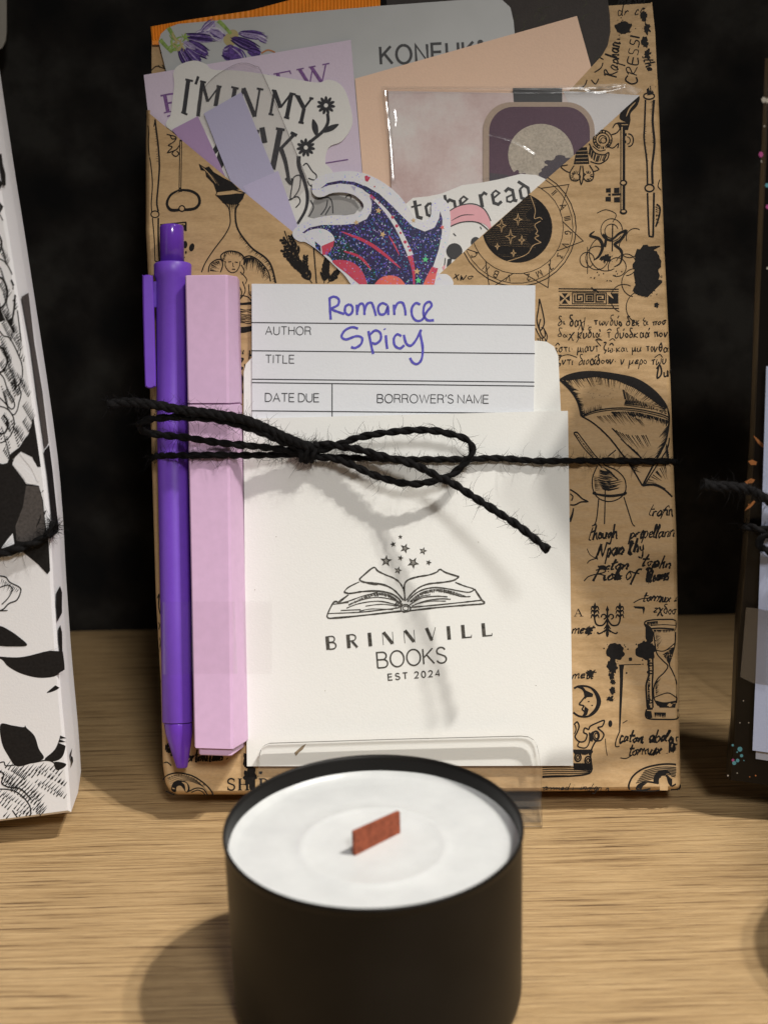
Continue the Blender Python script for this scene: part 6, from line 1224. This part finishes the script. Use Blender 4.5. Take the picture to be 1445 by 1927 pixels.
bm = bmesh.new(); sf = [FB.px(101, 1150, 0) + FB.U * .0015 - FB.N * .004]
tl = root('black_twine', FB.mw(FB.px(40, 1040, 1 * MM)), 'black jute twine around the floral book at the left edge', 'twine')
bm = bmesh.new(); yarn(bm, [FB.px(x, y, n * MM) for x, y, n in ((-120, 1070, 1.4), (-40, 1052, 1.4), (20, 1038, 1.5), (60, 1023, 1.5), (84, 1012, 1.4), (96, 1003, .3), (101, 998, -3), (103, 992, -12))], RY * 1.05, fuzz=.9, rng=rng); yarn(bm, [FB.px(x, y, n * MM) for x, y, n in ((88, 1008, 2.2), (96, 996, 2.0), (101, 984, 1), (104, 990, -2))], RY * .8, fuzz=2.5, rng=rng); build('wrapping_strand', bm, M['twine'], tl)
# cream tag hanging in the corner behind it, and a cream card in its pocket
bm = bmesh.new()
TG = Frame(CAM + ray(0, 60) * 0.46, 0, 0)
tg = [(-120, -140), (13, -140), (13, 60), (11, 78), (5, 90), (-6, 96), (-120, 97)]
slab(bm, TG.poly(tg, 0), [p - TG.N * .0006 for p in TG.poly(tg, 0)])
tag(build('cream_tag', bm, M['cream'], mw=TG.mw(TG.px(-60, 97, 0))), 'cream round-cornered tag at the upper left corner, above the floral book', 'tag')
st2 = copy_tree(st); off = FB.px(-150, 1552, 0); st2.matrix_world = Matrix.Translation((off.x - .022, off.y - .004, 0)) @ Matrix.Rotation(R(7), 4, 'Z')
tag(st2, 'clear acrylic easel under the black and white floral book, only its right end showing')

# ------------------------------------------------------------------ the dark book, right
PR = on_level(1370, 1468, 0.0115); DK = Frame(PR, 11.0, 1.5)
db = root('wrapped_book', DK.mw(PR), 'book in glossy black wrap with small coloured confetti at the right edge', 'wrapped book')
SR = [(1371, 1468), (1378, 1400), (1387, 1194), (1399, 1076), (1410, 930), (1416, 839), (1426, 560), (1432, 420), (1439, 280), (1446, 110)]
out = SR + [(2100, 110), (2100, 1590), (1445, 1478), (1392, 1470)]
bm = bmesh.new(); ra = DK.poly([(x + (3 if i < 10 else 0), y) for i, (x, y) in enumerate(out)], 0); f1 = DK.poly(out, -.9 * MM); f2 = [p - DK.N * .004 - DK.U * (.0006 if i < 10 else 0) for i, p in enumerate(f1)]; bkk = [p - DK.N * .018 for p in f1]
bv = [bm.verts.new(p) for p in ra]
for t in tessellate_polygon([ra]): bm.faces.new([bv[i] for i in t])
loft(bm, [ra, f1, f2, bkk], 0, True, False, False, True)
I = Ink(); I.t = T(1260, 800, 2.535)
for p, mm in (([(395, 48), (412, 60), (440, 85), (452, 105), (440, 106), (418, 85)], 1), ([(372, 172), (392, 164), (415, 176), (410, 190), (385, 190)], 1), ([(356, 270), (385, 254), (405, 260), (395, 276), (365, 280)], 1), ([(354, 412), (370, 388), (400, 358), (408, 366), (385, 392), (362, 405)], 1), ([(372, 372), (382, 382), (376, 396)], 1)): I.fill(p, mi=mm)
for x, y, r, mm in ((333, 1546, 12, 2), (341, 1577, 8, 2), (299, 1527, 6, 2), (322, 1600, 9, 2), (306, 1612, 10, 2), (300, 1598, 7, 3), (352, 1600, 3, 2), (350, 1315, 3, 4), (333, 1420, 3, 4), (276, 1672, 4, 4), (320, 1660, 3, 4), (380, 1678, 3, 1), (408, 1672, 4, 1), (375, 1420, 3, 4), (320, 1560, 4, 2)): I.disc(x, y, r, r, mm, n=9)
I.t = T(1260, 0, 2.14)
for x, y, r, mm in ((377, 402, 9, 4), (392, 405, 8, 4), (366, 622, 9, 3), (390, 746, 7, 2), (392, 833, 7, 3), (380, 508, 3, 4), (392, 1080, 4, 4), (368, 650, 3, 4)): I.disc(x, y, r, r * 1.3, mm, n=9)
I.put(bm, lambda x, y, n: DK.px(x, y, n))
build('black_wrapping', bm, [M['dark'], M['rust'], M['teal'], M['magenta'], M['cream']], db)
pp = root('library_pocket', DK.mw(DK.px(1440, 1430, .3 * MM)), 'pale blue card pocket on the black confetti book at the right edge', 'card pocket')
bm = bmesh.new(); q = [(1441, 690), (1433, 960), (1424, 1200), (1415, 1412), (1500, 1424), (1640, 1440), (1640, 690)]; slab(bm, DK.poly(q, 2.0 * MM), [p - DK.N * .3 * MM for p in DK.poly(q, 2 * MM)]); build('front_panel', bm, M['blue'], pp)
bm = bmesh.new(); q = [(1428, 1200), (1421, 1428), (1500, 1440), (1640, 1456), (1640, 1200)]; slab(bm, DK.poly(q, 1.0 * MM), [p - DK.N * .3 * MM for p in DK.poly(q, 1 * MM)]); build('back_panel', bm, M['blue2'], pp)
bm = bmesh.new(); q = [(1403, 1143), (1424, 1145), (1450, 1150), (1446, 1290), (1415, 1285), (1392, 1274)]; slab(bm, DK.poly(q, 2.3 * MM), [p - DK.N * .05 * MM for p in DK.poly(q, 2.3 * MM)])
tag(build('clear_tape', bm, film('matt_tape', (.86, .86, .86), .15, .3, .05, (.4, .38, .36)), mw=DK.mw(DK.px(1420, 1285, 2.2 * MM))), 'matt strip of tape at the edge of the pale blue pocket', 'tape')
tr = root('black_twine', DK.mw(DK.px(1440, 950, 3 * MM)), 'black jute twine with a frayed end around the black confetti book at the right edge', 'twine')
bm = bmesh.new(); yarn(bm, [DK.px(x, y, n * MM) for x, y, n in ((1500, 968, 6), (1445, 942, 9), (1425, 930, 11), (1400, 920, 13), (1370, 916, 14), (1340, 915, 15), (1321, 911, 16))], RY * 1.2, fuzz=1.3, rng=rng, taper_end=True, plies=3); build('loose_end', bm, M['twine'], tr)
bm = bmesh.new(); yarn(bm, [DK.px(x, y, n * MM) for x, y, n in ((1600, 1004, 3), (1445, 998, 3), (1418, 994, 2), (1402, 992, 0), (1396, 991, -8))], RY, fuzz=.7, rng=rng); yarn(bm, [DK.px(x, y, n * MM) for x, y, n in ((1600, 1050, 3), (1470, 1042, 5), (1440, 1034, 6), (1428, 1024, 5), (1440, 1008, 4), (1480, 1000, 4))], RY, fuzz=.7, rng=rng); build('wrapping_strand', bm, M['twine'], tr)
st3 = copy_tree(st); off = DK.px(1640, 1500, 0); st3.matrix_world = Matrix.Translation((off.x + .02, off.y - .004, 0)) @ Matrix.Rotation(R(-11), 4, 'Z')
tag(st3, 'clear acrylic easel under the black confetti book at the right edge')
